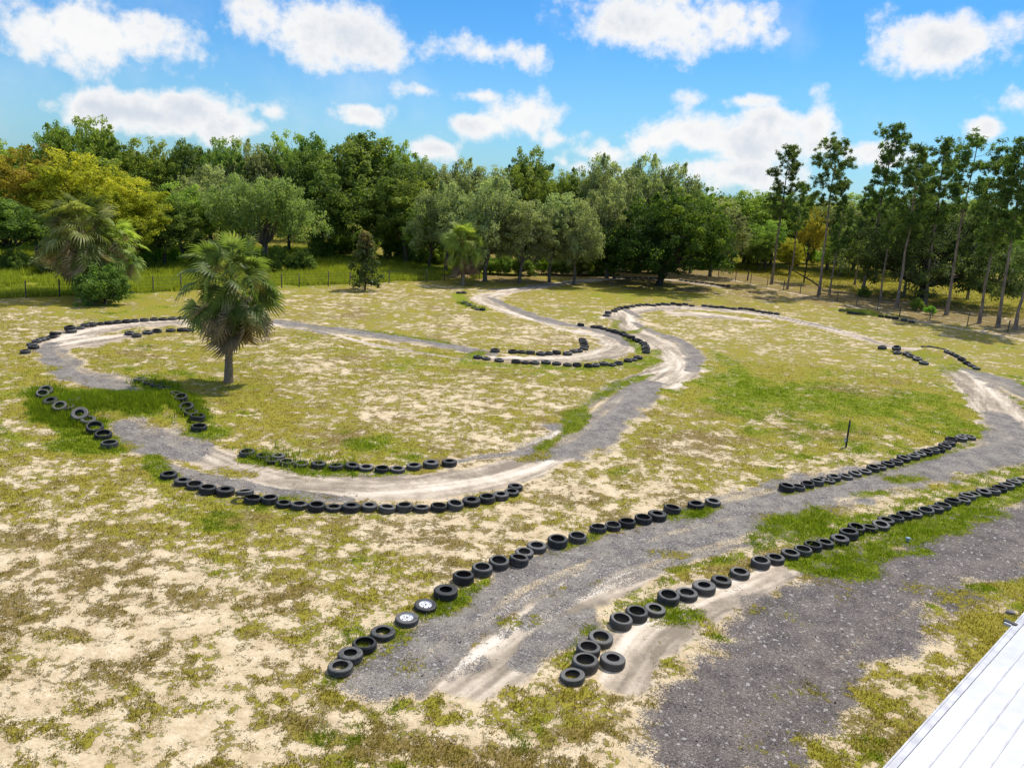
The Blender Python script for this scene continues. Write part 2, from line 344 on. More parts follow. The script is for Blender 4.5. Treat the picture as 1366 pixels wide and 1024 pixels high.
GRAVEL = [
 ([(862,512),(835,532),(800,562),(768,588),(715,606)], [1.2,1.8,2.0,1.9,1.0]),
 ([(845,430),(872,443),(905,455),(927,474),(922,494)], [.4,.6,.8,.8,.5]),
 ([(262,606),(230,595),(200,582),(178,567)], [.9,1.5,1.7,1.0]),
 ([(215,622),(260,634),(320,648),(380,659),(460,667)], [.5,.5,.6,.5,.4]),
 ([(165,521),(135,507),(104,497),(82,480),(66,468),(72,458)], [1.4,1.5,1.2,1.0,.8,.5]),
 ([(372,429),(430,438),(500,448),(560,456),(620,466),(655,472)], [1.0,1.3,1.4,1.4,1.2,.6]),
 ([(655,398),(690,414),(740,430),(785,438),(825,449),(838,460)], [.5,.8,1.2,1.1,.9,.5]),
 ([(505,905),(570,870),(630,820),(700,778),(780,745),(860,718),(950,690),(1050,664),(1150,642),(1250,621),(1366,594),(1420,580)], [1.0,1.2,1.2,1.1,1.2,1.3,1.6,1.8,1.8,1.7,1.7,1.7]),
 ([(700,835),(780,782),(860,748),(950,722),(1030,700),(1100,672)], [.3,.8,1.3,1.5,1.3,.8]),
 ([(700,885),(745,850),(790,815)], [.5,.7,.3]),
 ([(965,980),(1010,915),(1066,858),(1143,804),(1245,752),(1366,710),(1420,690)], [1.9,2.0,2.1,2.15,2.2,2.2,2.2]),
 ([(1290,493),(1330,506),(1366,524),(1410,545)], [.7,1.4,1.7,1.8]),
 ([(1330,555),(1350,580),(1366,600)], [1.0,1.6,1.8]),
 ([(610,616),(640,610),(690,605)], [.2,.3,.4]),
 ([(855,424),(835,410),(880,405)], [.4,.4,.2]),
 ([(865,407),(930,409),(1000,416),(1060,427),(1120,440)], [.3,.35,.4,.3,.3]),
 ([(640,388),(700,383),(770,376)], [.4,.6,.5]),
]
LUSH = [  # pts, hw, lush, cover
 ([(60,523),(90,545),(112,572),(135,597)], 1.1, .95, 1.2),
 ([(105,525),(160,533),(215,527),(245,540)], [1.3,1.7,1.6,.9], .95, 1.2),
 ([(200,512),(240,530),(262,555),(272,575)], .9, .85, 1.1),
 ([(335,612),(380,620),(430,628),(480,630),(540,630)], [.5,.6,.6,.45,.3], .8, .95),
 ([(225,640),(300,662),(400,681),(500,684),(600,682),(690,662)], [.35,.4,.3,.35,.35,.3], .55, .85),
 ([(200,610),(215,625),(225,637)], [.4,.5,.4], .7, .9),
 ([(640,470),(620,480)], .5, .8, .9),
 ([(636,485),(700,489),(780,491),(840,487),(872,478),(876,466)], [.3,.4,.5,.8,1.0,.4], .7, .85),
 ([(835,450),(852,462),(853,472)], [.4,.5,.3], .8, .9),
 ([(860,437),(838,444),(820,436),(826,428)], [.3,.5,.3,.4], .6, .85),
 ([(612,391),(617,402),(632,409),(645,412)], .7, .9, 1.1),
 ([(1110,412),(1150,414),(1172,419)], [.5,1.1,.5], .9, 1.1),
 ([(1225,470),(1250,478),(1268,484)], [1.0,1.6,1.0], .55, .9),
 ([(1085,750),(1120,742),(1180,718),(1260,690),(1366,652),(1420,634)], [.7,1.0,1.1,1.1,1.0,1.0], .85, 1.0),
 ([(1060,750),(1130,762),(1165,745)], [.5,.7,.4], .9, .9),
 ([(1010,722),(1060,702),(1110,692),(1150,684)], [.7,1.2,1.0,.5], .8, .95),
 ([(1180,682),(1260,655),(1366,622)], [.4,.5,.6], .6, .75),
 ([(900,760),(950,750),(1000,735)], [.3,.5,.4], .6, .8),
 ([(870,800),(905,818),(930,815)], [.3,.8,.3], .75, .85),
 ([(760,880),(790,845),(830,805),(890,775)], [.3,.35,.4,.3], .6, .7),
 ([(440,905),(480,872),(540,838),(600,800)], [.4,.6,.7,.5], .6, .8),
 ([(585,810),(620,790),(650,775)], [.3,.4,.3], .8, .85),
 ([(740,735),(800,712),(880,692),(960,675)], [.3,.3,.3,.3], .6, .75),
 ([(900,692),(940,680)], .5, .8, .9),
 ([(1045,660),(1120,640),(1200,620),(1290,592)], [.2,.3,.4,.4], .6, .8),
 ([(780,550),(760,575),(720,598)], [.4,.5,.4], .7, .9),
 ([(870,500),(840,508),(800,528),(760,562)], [.3,.6,.7,.6], .7, .95),
 ([(1150,745),(1230,735)], .4, .9, .9),
 ([(670,830),(712,826)], .35, .5, .8), ([(790,778),(800,775)], .3, .7, .8), ([(1150,660),(1180,658)], .4, .8, .85),
 ([(1190,640),(1225,636)], .5, .6, .75), ([(1120,682),(1160,674)], .4, .3, .75), ([(880,739),(912,741)], .45, .2, .8),
 ([(290,630),(335,632)], .6, .2, .75), ([(700,612),(725,606)], .5, .3, .7),
 ([(290,512),(340,516)], .8, .5, 1.0), ([(950,470),(985,490)], .8, .6, .95),
 ([(1240,790),(1300,800)], .8, .25, .7),
 ([(390,455),(480,470),(570,483),(640,490)], [.3,.35,.4,.4], .5, .95),
 ([(440,434),(520,445),(600,458)], [.2,.4,.3], .7, .9),
]
# control points: px, py, cover, lush, brown
CTRL = [(0,405,.8,.25,.1),(120,405,.85,.3,0),(250,405,.8,.3,0),(60,425,.5,.2,.2),(0,440,.55,.2,.3),(20,480,.8,.3,.1),(60,500,.75,.35,.1),(0,560,.62,.25,.2),
 (40,620,.55,.3,.2),(120,620,.6,.35,.1),(200,700,.5,.25,.35),(60,720,.48,.25,.4),(20,830,.5,.3,.4),(120,840,.18,.2,.6),(250,850,.28,.2,.6),(180,780,.4,.2,.6),
 (350,760,.5,.3,.5),(300,690,.6,.35,.3),(420,830,.5,.35,.3),(450,720,.5,.3,.5),(560,720,.45,.2,.6),(650,700,.36,.2,.6),(520,780,.5,.3,.3),(640,740,.42,.2,.5),
 (750,660,.45,.2,.5),(850,650,.36,.15,.4),(950,640,.55,.25,.3),(1030,630,.5,.3,.2),(800,630,.5,.3,.4),(740,690,.36,.2,.5),(900,600,.55,.25,.4),(850,570,.7,.35,.2),
 (960,580,.58,.25,.6),(1050,580,.62,.45,.3),(1150,600,.62,.5,.2),(1250,570,.9,.5,.1),(1100,540,.9,.65,.1),(1000,520,.98,.7,0),(1150,520,.8,.5,.5),(1250,530,.95,.6,0),
 (930,520,.9,.55,.2),(1000,470,.62,.3,.1),(960,440,.42,.25,.1),(1080,450,.48,.25,.1),(1150,480,.6,.35,.1),(1050,500,.85,.5,.1),(1200,500,.72,.5,.1),(1290,520,.85,.6,0),
 (1330,470,.7,.4,.2),(1280,440,.65,.3,.2),(1180,440,.6,.3,.2),(1100,425,.62,.3,.1),(1050,405,.6,.2,.4),(1000,392,.62,.2,.5),(900,395,.85,.35,.1),(820,392,.82,.4,.1),(760,400,.68,.3,.1),
 (720,400,.6,.25,.1),(790,420,.6,.3,.1),(600,430,.52,.2,.2),(500,425,.66,.2,.3),(420,410,.5,.15,.3),(520,400,.52,.2,.3),(560,390,.55,.2,.2),(620,430,.48,.2,.2),(690,445,.5,.2,.3),
 (400,420,.55,.2,.2),(300,400,.6,.2,.1),(250,470,.62,.3,.2),(200,470,.7,.35,.2),(350,470,.45,.2,.3),(420,480,.45,.2,.3),(550,490,.62,.3,.3),(600,500,.52,.3,.2),(250,510,.8,.35,.1),(330,530,.85,.4,.1),
 (400,520,.55,.3,.2),(450,540,.6,.3,.3),(520,530,.32,.2,.3),(620,540,.38,.2,.3),(600,580,.45,.25,.3),(500,590,.75,.45,.3),(400,580,.55,.25,.3),(300,560,.72,.35,.1),(700,530,.5,.25,.3),(720,500,.62,.35,.2),
 (520,560,.4,.2,.4),(680,570,.55,.3,.3),(1366,800,.8,.35,.2),(1250,860,.62,.3,.3),(1200,890,.45,.3,.4),(1300,840,.8,.3,.3),(1150,930,.5,.3,.3),(1300,740,.6,.4,.2),(1340,690,.55,.5,.2),
 (300,950,.3,.2,.5),(100,1000,.3,.2,.5),(500,960,.5,.3,.3),(0,900,.4,.2,.5),(50,380,1.1,.8,0),(200,370,1.1,.8,0),(400,370,1.0,.7,0),(520,360,.95,.75,0),(440,345,.7,.6,.2),(600,362,.95,.7,0),
 (640,368,.8,.1,.8),(780,366,.8,.1,.8),(900,362,.8,.1,.9),(980,355,.95,.25,.1),(1100,360,1.0,.3,.1),(1180,372,1.0,.25,.2),(1350,405,1.0,.35,.1),(1300,395,1.0,.35,.1),(1100,395,.7,.1,1.0),(1200,405,.75,.1,1.0),
 (1300,425,.7,.0,1.0),(1366,440,.7,.0,1.0),(1040,385,.75,.15,.6),(100,345,.9,.3,.4),(300,345,.9,.4,.3)]

def ground_fields(X, Y):
    gm = np.array([list(at(a, b)[:2]) for a, b, *_ in CTRL]); vals = np.array([c[2:] for c in CTRL], float)
    Yc = np.clip(Y, 8, 220)
    u, v = X/(Yc+4), np.log(Yc+4)*1.6
    cu, cv = gm[:, 0]/(gm[:, 1]+4), np.log(gm[:, 1]+4)*1.6
    num = np.zeros((3,)+X.shape); den = np.zeros(X.shape)
    for i in range(len(CTRL)):
        w = 1/((u-cu[i])**2+(v-cv[i])**2+.0006)**1.7
        den += w
        for k in range(3): num[k] += w*vals[i, k]
    cover, lush, brown = num/den
    far = sstep(100, 150, Y)
    cover = cover*(1-far)+1.0*far; lush = lush*(1-far)+.4*far
    n1 = fbm(X*.55, Y*.55, 4, 3); n2 = fbm(X*.13, Y*.13, 3, 11); n3 = fbm(X*2.1, Y*2.1, 4, 17)
    cover = cover + .04 + (n1-.5)*.5 + (n2-.5)*.25 + (n3-.5)*1.1 + (fbm(X*.95+Y*.2, Y*1.7, 3, 19)-.5)*.8 + (fbm(X*4.3, Y*4.3, 3, 29)-.5)*.9
    lush = np.clip(lush + (n2-.5)*.5 + (fbm(X*.8, Y*.8, 3, 23)-.5)*.7, 0, 1)
    brown = np.clip(brown*1.35 + (fbm(X*.5, Y*.5, 4, 31)-.5)*1.5, 0, 1)
    sand = np.zeros(X.shape); grav = np.zeros(X.shape); rut = np.full(X.shape, .5); road = np.zeros(X.shape); dark = np.zeros(X.shape)
    wob = (fbm(X*.7, Y*.7, 3, 41)-.5)
    for pts, hw in SAND:
        d, la, al = stroke_d(X, Y, pts, hw)
        w = 1-sstep(.55, 1.25, d+wob*1.0+(n3-.5)*.5)
        sand = np.maximum(sand, w)
        r = .46+.9*(fbm(la*1.6+50, al*.10, 3, 5)-.5)+.9*(fbm(la*5+50, al*.35, 3, 7)-.5)+.5*(n3-.5)
        rut = np.where(w > .05, r, rut)
    for pts, hw in GRAVEL:
        d, la, al = stroke_d(X, Y, pts, hw)
        w = 1-sstep(.5, 1.35, d+wob*1.0+(n3-.5)*.6)
        if pts[0][1] > 940: dark = np.maximum(dark, 1-sstep(.9, 1.4, d))
        r = 1.5*(fbm(la*1.5+50, al*.08, 3, 55)-.5)-.04 + .5*(n1-.5)
        grav = np.maximum(grav, w*np.clip(1.0+r*(1.3 if pts[0][1] < 940 else .5), 0, 1.2))
        road = np.maximum(road, w)
    bare = np.maximum(sand, road)
    cover = cover*(1-bare)+bare*(-.15+(n1-.5)*1.5+(n3-.5)*.9)
    for pts, hw, lu, cv_ in LUSH:
        d, la, al = stroke_d(X, Y, pts, hw)
        w = 1-sstep(.3, 1.6, d+wob*1.6+(n3-.5)*1.1)
        cover = cover*(1-w)+w*(cv_-.18+(n3-.5)*1.3+(n1-.5)*.8); lush = lush*(1-w*.9)+w*.9*lu; brown = brown*(1-w*.8)
    # shore up the faint tyre-side verges
    return cover, lush, brown, grav, sand, rut, dark

ys = [11.0]
while ys[-1] < 175: ys.append(ys[-1]+.0058*ys[-1])
yy = np.array(ys); NY0 = len(yy)
back = np.array([-400, -150, -60, -20, 0, 6.0]); fary = np.array([190, 220, 270, 350, 500, 800, 1400, 2600, 5000.])
yy = np.concatenate([back, yy, fary])
NX = 620
uu = np.linspace(-1, 1, NX)
hw_ = np.interp(yy, [-400, 0, 11, 175, 190, 500, 5000], [30, 20, 16, 125, 140, 320, 3000])
side = np.array([1.4, 2.2, 4, 8])
uall = np.concatenate([-side[::-1], uu, side])
GX = uall[None, :]*hw_[:, None]; GX[:, [0, -1]] = np.where(np.abs(GX[:, [0, -1]]) < 400, np.sign(GX[:, [0, -1]])*400, GX[:, [0, -1]])
GY = np.repeat(yy[:, None], GX.shape[1], 1)
cover, lush, brown, grav, sand, rut, dark = ground_fields(GX, GY)
und = (fbm(GX*.9, GY*.9, 3, 71)-.5)*.06*(GY < 170)
GZ = hgt(GX, GY) + und*(1-np.maximum(sand, grav).clip(0, 1)*.5)
ny, nx = GX.shape
V = np.stack([GX, GY, GZ], -1).reshape(-1, 3)
i = np.arange(ny-1)[:, None]*nx; j = np.arange(nx-1)[None, :]
F = np.stack([i+j, i+j+1, i+nx+j+1, i+nx+j], -1).reshape(-1, 4)

def ground_mat():
    m, nt = newmat('ground'); b = NB(nt)
    pos = b.n('ShaderNodeNewGeometry').outputs['Position']
    n2 = b.noise(pos, 7, 5, .65); n3 = b.noise(pos, 34, 4, .7); n4 = b.noise(pos, 1.3, 5, .6); n5 = b.noise(pos, 3.2, 6, .7)
    cov = b.attr('cover')
    c = b.math('ADD', cov, b.math('MULTIPLY_ADD', n2, 2.2, -1.1)); c = b.math('ADD', c, b.math('MULTIPLY_ADD', n3, 1.5, -.75))
    c = b.math('ADD', c, b.math('MULTIPLY_ADD', n5, 1.7, -.85))
    g = b.sm(c, .38, .64)
    lush = b.attr('lush'); brown = b.attr('brown')
    tone = b.math('MULTIPLY_ADD', b.math('ADD', n3, n2), 1.3, -.80, clamp=True)
    olive = b.ramp(tone, [(0, (.12, .095, .016)), (.5, (.28, .238, .032)), (1, (.49, .41, .075))])
    lushc = b.ramp(tone, [(0, (.085, .12, .012)), (.5, (.205, .25, .017)), (1, (.34, .37, .035))])
    brownc = b.ramp(tone, [(0, (.11, .07, .028)), (.5, (.22, .155, .06)), (1, (.40, .29, .13))])
    gl = b.mix(b.sm(b.math('ADD', lush, b.math('MULTIPLY_ADD', n2, .5, -.25)), .25, .8), olive, lushc)
    gcol = b.mix(b.math('MULTIPLY', b.sm(b.math('ADD', brown, b.math('MULTIPLY_ADD', n4, .9, -.45)), .35, .85), .88), gl, brownc)
    rut = b.attr('rut')
    sandc = b.ramp(b.math('ADD', b.math('MULTIPLY', n4, .5), b.math('MULTIPLY', n2, .5)), [(.32, (.40, .29, .165)), (.5, (.65, .52, .335)), (.66, (.81, .69, .50))])
    rutc = b.ramp(b.math('ADD', rut, b.math('MULTIPLY_ADD', n2, .4, -.2)), [(.15, (.27, .225, .175)), (.40, (.47, .39, .305)), (.62, (.66, .565, .45)), (.9, (.78, .70, .60))])
    trk = b.attr('sand')
    sandc = b.mix(b.sm(trk, .2, .8), sandc, rutc)
    sandc = b.mix(b.math('MULTIPLY', b.sm(n3, .56, .70), .45), sandc, (.30, .22, .12))
    # gravel stones
    vo = b.n('ShaderNodeTexVoronoi'); b.l(pos, vo.inputs['Vector']); vo.inputs['Scale'].default_value = 38
    sep = b.n('ShaderNodeSeparateColor'); b.l(vo.outputs['Color'], sep.inputs[0])
    vo2 = b.n('ShaderNodeTexVoronoi'); b.l(pos, vo2.inputs['Vector']); vo2.inputs['Scale'].default_value = 14
    sep2 = b.n('ShaderNodeSeparateColor'); b.l(vo2.outputs['Color'], sep2.inputs[0])
    st = b.ramp(sep.outputs[0], [(0, (.13, .118, .112)), (.5, (.235, .215, .20)), (.86, (.34, .315, .29)), (.95, (.46, .43, .40)), (1, (.66, .63, .59))])
    st2 = b.mix(b.sm(n4, .35, .65), (.85, .83, .84), (1.15, 1.12, 1.08))
    st2 = b.mix(b.attr('dark'), st2, b.mix(1.0, st2, (.72, .69, .70), blend='MULTIPLY'))
    st = b.mix(1.0, st, st2, blend='MULTIPLY')
    st = b.mix(b.math('MULTIPLY', b.math('GREATER_THAN', sep2.outputs[1], .965), .6), st, (.62, .60, .57))
    dust = b.math('MULTIPLY', b.sm(b.math('ADD', n4, b.math('MULTIPLY', n2, .4)), .58, .85), b.math('MULTIPLY_ADD', b.attr('dark'), -.7, 1.0))
    st = b.mix(b.math('MULTIPLY', dust, .5), st, (.38, .34, .29))
    gv = b.attr('gravel')
    gm = b.sm(b.math('ADD', gv, b.math('ADD', b.math('MULTIPLY_ADD', n2, .8, -.4), b.math('MULTIPLY_ADD', sep.outputs[1], .5, -.25))), .40, .62)
    base = b.mix(gm, sandc, st)
    col = b.mix(g, base, gcol)
    h = b.math('ADD', b.math('MULTIPLY', n3, .5), b.math('MULTIPLY', n2, 1.0))
    h = b.math('ADD', h, b.math('MULTIPLY', g, .9))
    h = b.math('ADD', h, b.math('MULTIPLY', b.math('MULTIPLY', gm, vo.outputs['Distance']), -1.0))
    h = b.math('ADD', h, b.math('MULTIPLY', rut, .3))
    b.out(b.bsdf(col, .95, .12, b.bump(h, .8, .045)))
    return m
M['ground'] = ground_mat()
att = {k: v.ravel() for k, v in dict(cover=cover, lush=lush, brown=brown, gravel=grav, sand=sand, rut=rut, dark=dark).items()}
gme = mesh_np('ground', V, 4, F, [M['ground']], att, smooth=True)
go = link('ground', gme); tag(go, 'patchy grass and pale sand field with gravel kart track winding through it', None, kind='structure')

# ------------------------------------------------------------------ grass blades (stuff)
def blades(P, n_per, hgt_rng, width, spread, seed, zoff=0.0, lean=.5):
    r = np.random.default_rng(seed); N = len(P)*n_per
    B = np.repeat(P, n_per, 0).astype(float)
    B[:, 0] += r.normal(0, spread, N); B[:, 1] += r.normal(0, spread, N)
    h = np.repeat(r.uniform(.6, 1.2, len(P)), n_per)*r.uniform(hgt_rng[0], hgt_rng[1], N)
    a = r.uniform(0, 2*PI, N); la = r.uniform(0, 2*PI, N); ln = h*lean*r.uniform(.2, 1.2, N)
    w = width*r.uniform(.6, 1.3, N)
    V0 = B + np.stack([np.cos(a)*w, np.sin(a)*w, np.full(N, zoff)], -1)
    V1 = B - np.stack([np.cos(a)*w, np.sin(a)*w, np.full(N, -zoff)], -1)
    V2 = B + np.stack([np.cos(la)*ln, np.sin(la)*ln, h], -1)
    V = np.stack([V0, V1, V2], 1).reshape(-1, 3)
    tint = np.repeat(np.clip(np.repeat(r.normal(.45, .2, len(P)), n_per)+r.normal(0, .15, N), 0, 1), 3)
    return V, tint
def sample_field(n, y0, y1, seed, wfun=None):
    r = np.random.default_rng(seed)
    y = np.exp(r.uniform(math.log(y0), math.log(y1), n)); w = np.interp(y, [11, 175], [14, 118]); x = r.uniform(-1, 1, n)*w
    return x, y
def make_grass():
    x, y = sample_field(620000, 13, 95, 5)
    # bilinear lookup of ground fields
    iy = np.clip(np.searchsorted(yy, y)-1, 0, ny-2); fy = (y-yy[iy])/(yy[iy+1]-yy[iy])
    hwv = hw_[iy]*(1-fy)+hw_[iy+1]*fy; fxu = (x/hwv+1)/2*(NX-1); ix = np.clip(np.floor(fxu).astype(int), 0, NX-2); fx = fxu-ix; ix = ix+len(side)
    def look(A): return (A[iy, ix]*(1-fx)+A[iy, ix+1]*fx)*(1-fy)+(A[iy+1, ix]*(1-fx)+A[iy+1, ix+1]*fx)*fy
    cv, lu, br, z = look(cover), look(lush), look(brown), look(GZ)
    P = np.stack([x, y, z], -1)
    r = np.random.default_rng(9).random(len(x))
    cvn = cv + (fbm(x*3.2, y*3.2, 3, 51)-.5)*.9 + (fbm(x*11, y*11, 2, 52)-.5)*.9
    near = cvn > .56
    # short dry olive tufts
    s1 = near & (lu < .55) & (r < .30) & (y < 60)
    V, t = blades(P[s1], 5, (.03, .09), .012, .07, 1, -.005, .9)
    o = link('short_grass', mesh_np('short_grass', V, 3, np.arange(len(V)), [M['grass_blades']], {'tint': t}))
    tag(o, 'short dry olive grass tufts scattered over the sandy ground', 'grass', kind='stuff')
    s2 = near & (lu >= .55) & (r < .75) & (y < 75)
    V, t = blades(P[s2], 6, (.03, .10), .013, .08, 2, -.005, .8)
    s3 = near & (lu >= .72) & (cv > .8) & (y < 92) & (r < .85) & ((hgt(x, y) > .12) | (r < .07))
    V3, t3 = blades(P[s3], 6, (.10, .32), .018, .10, 3, -.005, .6)
    WP = []; rw = np.random.default_rng(66)
    for rn_, idx in (('mound_outer', range(0, 8)), ('mound_inner', range(1, 9)), ('bend_inner', range(0, 8)), ('upper_chicane', range(2, 6)), ('far_right', range(1, 6))):
        for q in idx:
            a_, b_, _w = rows[rn_][q]; c_ = at(a_, b_, .1)
            for _ in range(26 if 'mound' in rn_ else 9):
                p_ = c_[:2]+rw.normal(0, .42, 2); WP.append([p_[0], p_[1], float(hgt(p_[0], p_[1]))])
    V4, t4 = blades(np.array(WP), 9, (.22, .46), .020, .09, 4, -.01, .6)
    V = np.concatenate([V, V3, V4]); t = np.concatenate([t, t3, t4])
    o = link('green_grass', mesh_np('green_grass', V, 3, np.arange(len(V)), [M['grass_lush']], {'tint': t}))
    tag(o, 'lush green weeds and grass on the jumps and along the tyre curbs', 'grass', kind='stuff')
make_grass()
def loose_gravel():
    x, y = sample_field(260000, 13, 42, 77)
    iy = np.clip(np.searchsorted(yy, y)-1, 0, ny-2); hwv = np.interp(y, yy, hw_); ix = np.clip(((x/hwv+1)/2*(NX-1)).astype(int), 0, NX-2)+len(side)
    gq = grav[iy, ix]; cq = cover[iy, ix]; r = np.random.default_rng(78)
    keep = (gq > .45) & (cq < .5) & (r.random(len(x)) < .30*np.clip(gq, 0, 1))
    x, y, z = x[keep], y[keep], GZ[iy, ix][keep]; n = len(x)
    sz = r.uniform(.009, .024, n)*(1+1.2*(r.random(n) < .06))
    a = r.uniform(0, 2*PI, (n, 1))+np.array([0, 2.1, 4.2])+r.normal(0, .25, (n, 3))
    ring = np.stack([x[:, None]+np.cos(a)*sz[:, None], y[:, None]+np.sin(a)*sz[:, None], np.repeat(z[:, None]-.004, 3, 1)], -1)
    top = np.stack([x+r.normal(0, .3, n)*sz, y+r.normal(0, .3, n)*sz, z+sz*r.uniform(.5, .9, n)], -1)[:, None, :]
    Vg = np.concatenate([ring, top], 1).reshape(-1, 3); b0 = (np.arange(n)*4)[:, None]
    Fg = np.concatenate([b0+np.array([0, 1, 3]), b0+np.array([1, 2, 3]), b0+np.array([2, 0, 3])], 1).reshape(-1)
    t = np.repeat(r.random(n), 4)
    m, nt_ = newmat('gravel_stone'); bb = NB(nt_)
    bb.out(bb.bsdf(bb.ramp(bb.attr('tint'), [(0, (.07, .065, .065)), (.5, (.18, .165, .16)), (.85, (.32, .30, .28)), (1, (.62, .59, .55))]), .85, .25))
    o = link('loose_gravel', mesh_np('loose_gravel', Vg, 3, Fg, [m], {'tint': t}))
    tag(o, 'loose grey gravel stones lying on the track and the near gravel roads', 'gravel', kind='stuff')
loose_gravel()
def meadow():
    """tall bright grass beyond the left fence and in the clearing"""
    r = np.random.default_rng(33)
    A, B = at(-60, 401.5), at(640, 371.5)
    n = 60000; t = r.random(n); q = r.random(n)**1.3
    X = A[0]+(B[0]-A[0])*t; Y0 = A[1]+(B[1]-A[1])*t
    Y = Y0+.4+q*40
    X = X*(Y/Y0)
    k = fbm(X*.25, Y*.25, 3, 91)
    open_ = (X > at(400, 350)[0]) & (Y > at(480, 352)[1]) & (k < .55)
    keep = (k > .38) & ~open_
    P = np.stack([X, Y, np.zeros(n)], -1)[keep]; kk = k[keep]
    V, t = blades(P, 6, (.25, .75), .035, .22, 34, -.02, .45)
    o = link('meadow_grass', mesh_np('meadow_grass', V, 3, np.arange(len(V)), [M['grass_meadow']], {'tint': t}))
    tag(o, 'tall bright yellow green grass beyond the wire fence', 'grass', kind='stuff')
    # right field weeds
    n = 14000
    px = r.uniform(960, 1366, n); 
    X = []; 
    A, B = at(960, 371), at(1366, 449)
    t = r.random(n); Xf = A[0]+(B[0]-A[0])*t; Yf = A[1]+(B[1]-A[1])*t; Y = Yf+r.random(n)*55+12; X = Xf*(Y/Yf)*1.02
    P = np.stack([X, Y, 0*X], -1)
    V, tt = blades(P, 5, (.1, .35), .03, .25, 35, -.02, .5)
    o = link('field_grass', mesh_np('field_grass', V, 3, np.arange(len(V)), [M['grass_blades']], {'tint': np.clip(tt+.25, 0, 1)}))
    tag(o, 'golden dry grass in the open field behind the pines', 'grass', kind='stuff')
meadow()

# ------------------------------------------------------------------ tyres
def tyre_mat(name, a, c):
    m, nt = newmat(name); b = NB(nt)
    tc = b.n('ShaderNodeTexCoord').outputs['Object']
    n = b.noise(tc, 6, 5, .6); rnd = b.n('ShaderNodeObjectInfo').outputs['Random']
    sepn = b.n('ShaderNodeSeparateXYZ'); b.l(tc, sepn.inputs[0])
    col = b.mix(b.sm(b.math('ADD', n, b.math('MULTIPLY_ADD', rnd, .6, -.3)), .3, .75), a, c)
    dn = b.noise(b.n('ShaderNodeNewGeometry').outputs['Position'], 5, 4, .6)
    up = b.sm(b.math('ADD', b.math('MULTIPLY', sepn.outputs[2], -4.0), b.math('ADD', dn, b.math('MULTIPLY', rnd, .25))), .15, .8)
    col = b.mix(b.math('MULTIPLY', up, .45), col, (.20, .17, .13))
    # dried dust settled on the lower tread
    w = b.n('ShaderNodeTexWave'); b.l(tc, w.inputs['Vector']); w.inputs['Scale'].default_value = 9; w.bands_direction = 'Z'
    b.out(b.bsdf(col, .62, .4, b.bump(n, .25, .01)))
    return m
M['rubber'] = tyre_mat('rubber', (.020, .0195, .019), (.075, .072, .068))
M['rubber_side'] = tyre_mat('rubber_side', (.040, .039, .038), (.13, .125, .118))
M['rubber_white'] = tyre_mat('rubber_white', (.30, .29, .27), (.45, .44, .42))
M['rim_paint'] = plainmat('rim_paint', (.62, .63, .65), (.75, .76, .78), 5, .4, .5, .1)
M['rim_hole'] = plainmat('rim_hole', (.01, .01, .01), (.02, .02, .02), 5, .9, .1, .1)
def tyre_mesh(name, R, W, rin, tread=28, white=False):
    """annular tyre lying flat, axis z, bottom at z=0; block tread cut round the outside"""
    mb = MB(); h = W
    bulge = .012
    prof = [(rin, .03*h), (rin+.012, 0.005), (rin+(R-rin)*.45, 0), (R-.035, .03*h), (R-.010, .10*h), (R, .20*h),
            (R, .38*h), (R-.010, .40*h), (R-.010, .44*h), (R, .46*h), (R, .56*h), (R-.010, .58*h), (R-.010, .62*h), (R, .64*h),
            (R, .80*h), (R-.010, .90*h), (R-.035, .97*h), (rin+(R-rin)*.62, 1.0*h), (rin+(R-rin)*.58, .985*h), (rin+(R-rin)*.3, 1.0*h), (rin+.012, .985*h), (rin, .96*h),
            (rin+.008, .93*h), (rin+.05, .86*h), (R-.03, .70*h), (R-.025, .5*h), (R-.03, .3*h), (rin+.05, .14*h), (rin+.008, .07*h)]
    seg = tread*2; k = len(prof); P = np.array(prof); a = np.arange(seg)*2*PI/seg
    V = []; F = []; mi = []
    for s_ in range(seg):
        for q in range(k):
            r, z = P[q]
            if s_ % 2 == 0 and q in (4, 5, 14, 15): r -= .014
            V.append([r*math.cos(a[s_]), r*math.sin(a[s_]), z])
    for s_ in range(seg):
        s2 = (s_+1) % seg
        for q in range(k):
            q2 = (q+1) % k
            F.append([s_*k+q, s2*k+q, s2*k+q2, s_*k+q2])
            mi.append(2 if (white and q in (16, 17)) else (1 if 15 <= q <= 21 or q <= 3 else 0))
    me = mesh_np(name, np.array(V), 4, np.array(F), [M['rubber'], M['rubber_side'], M['rubber_white']], None, mi, True)
    return me
TY = [tyre_mesh('tyre', .335, .205, .205), tyre_mesh('tyre_wide', .335, .27, .225), tyre_mesh('tyre_thin', .33, .17, .19), tyre_mesh('tyre_deep', .345, .235, .175),
      tyre_mesh('tyre_low', .32, .215, .235)]
TYW = tyre_mesh('tyre_whitewall', .335, .20, .20, white=True)
BASEW = [.335, .335, .33, .345, .32]
def slope_euler(x, y, rz):
    e = .25; gx = (hgt(x+e, y)-hgt(x-e, y))/(2*e); gy = (hgt(x, y+e)-hgt(x, y-e))/(2*e)
    n = Vector((-gx, -gy, 1)).normalized(); q = Vector((0, 0, 1)).rotation_difference(n)
    return (q.to_matrix() @ Matrix.Rotation(rz, 3, 'Z'))
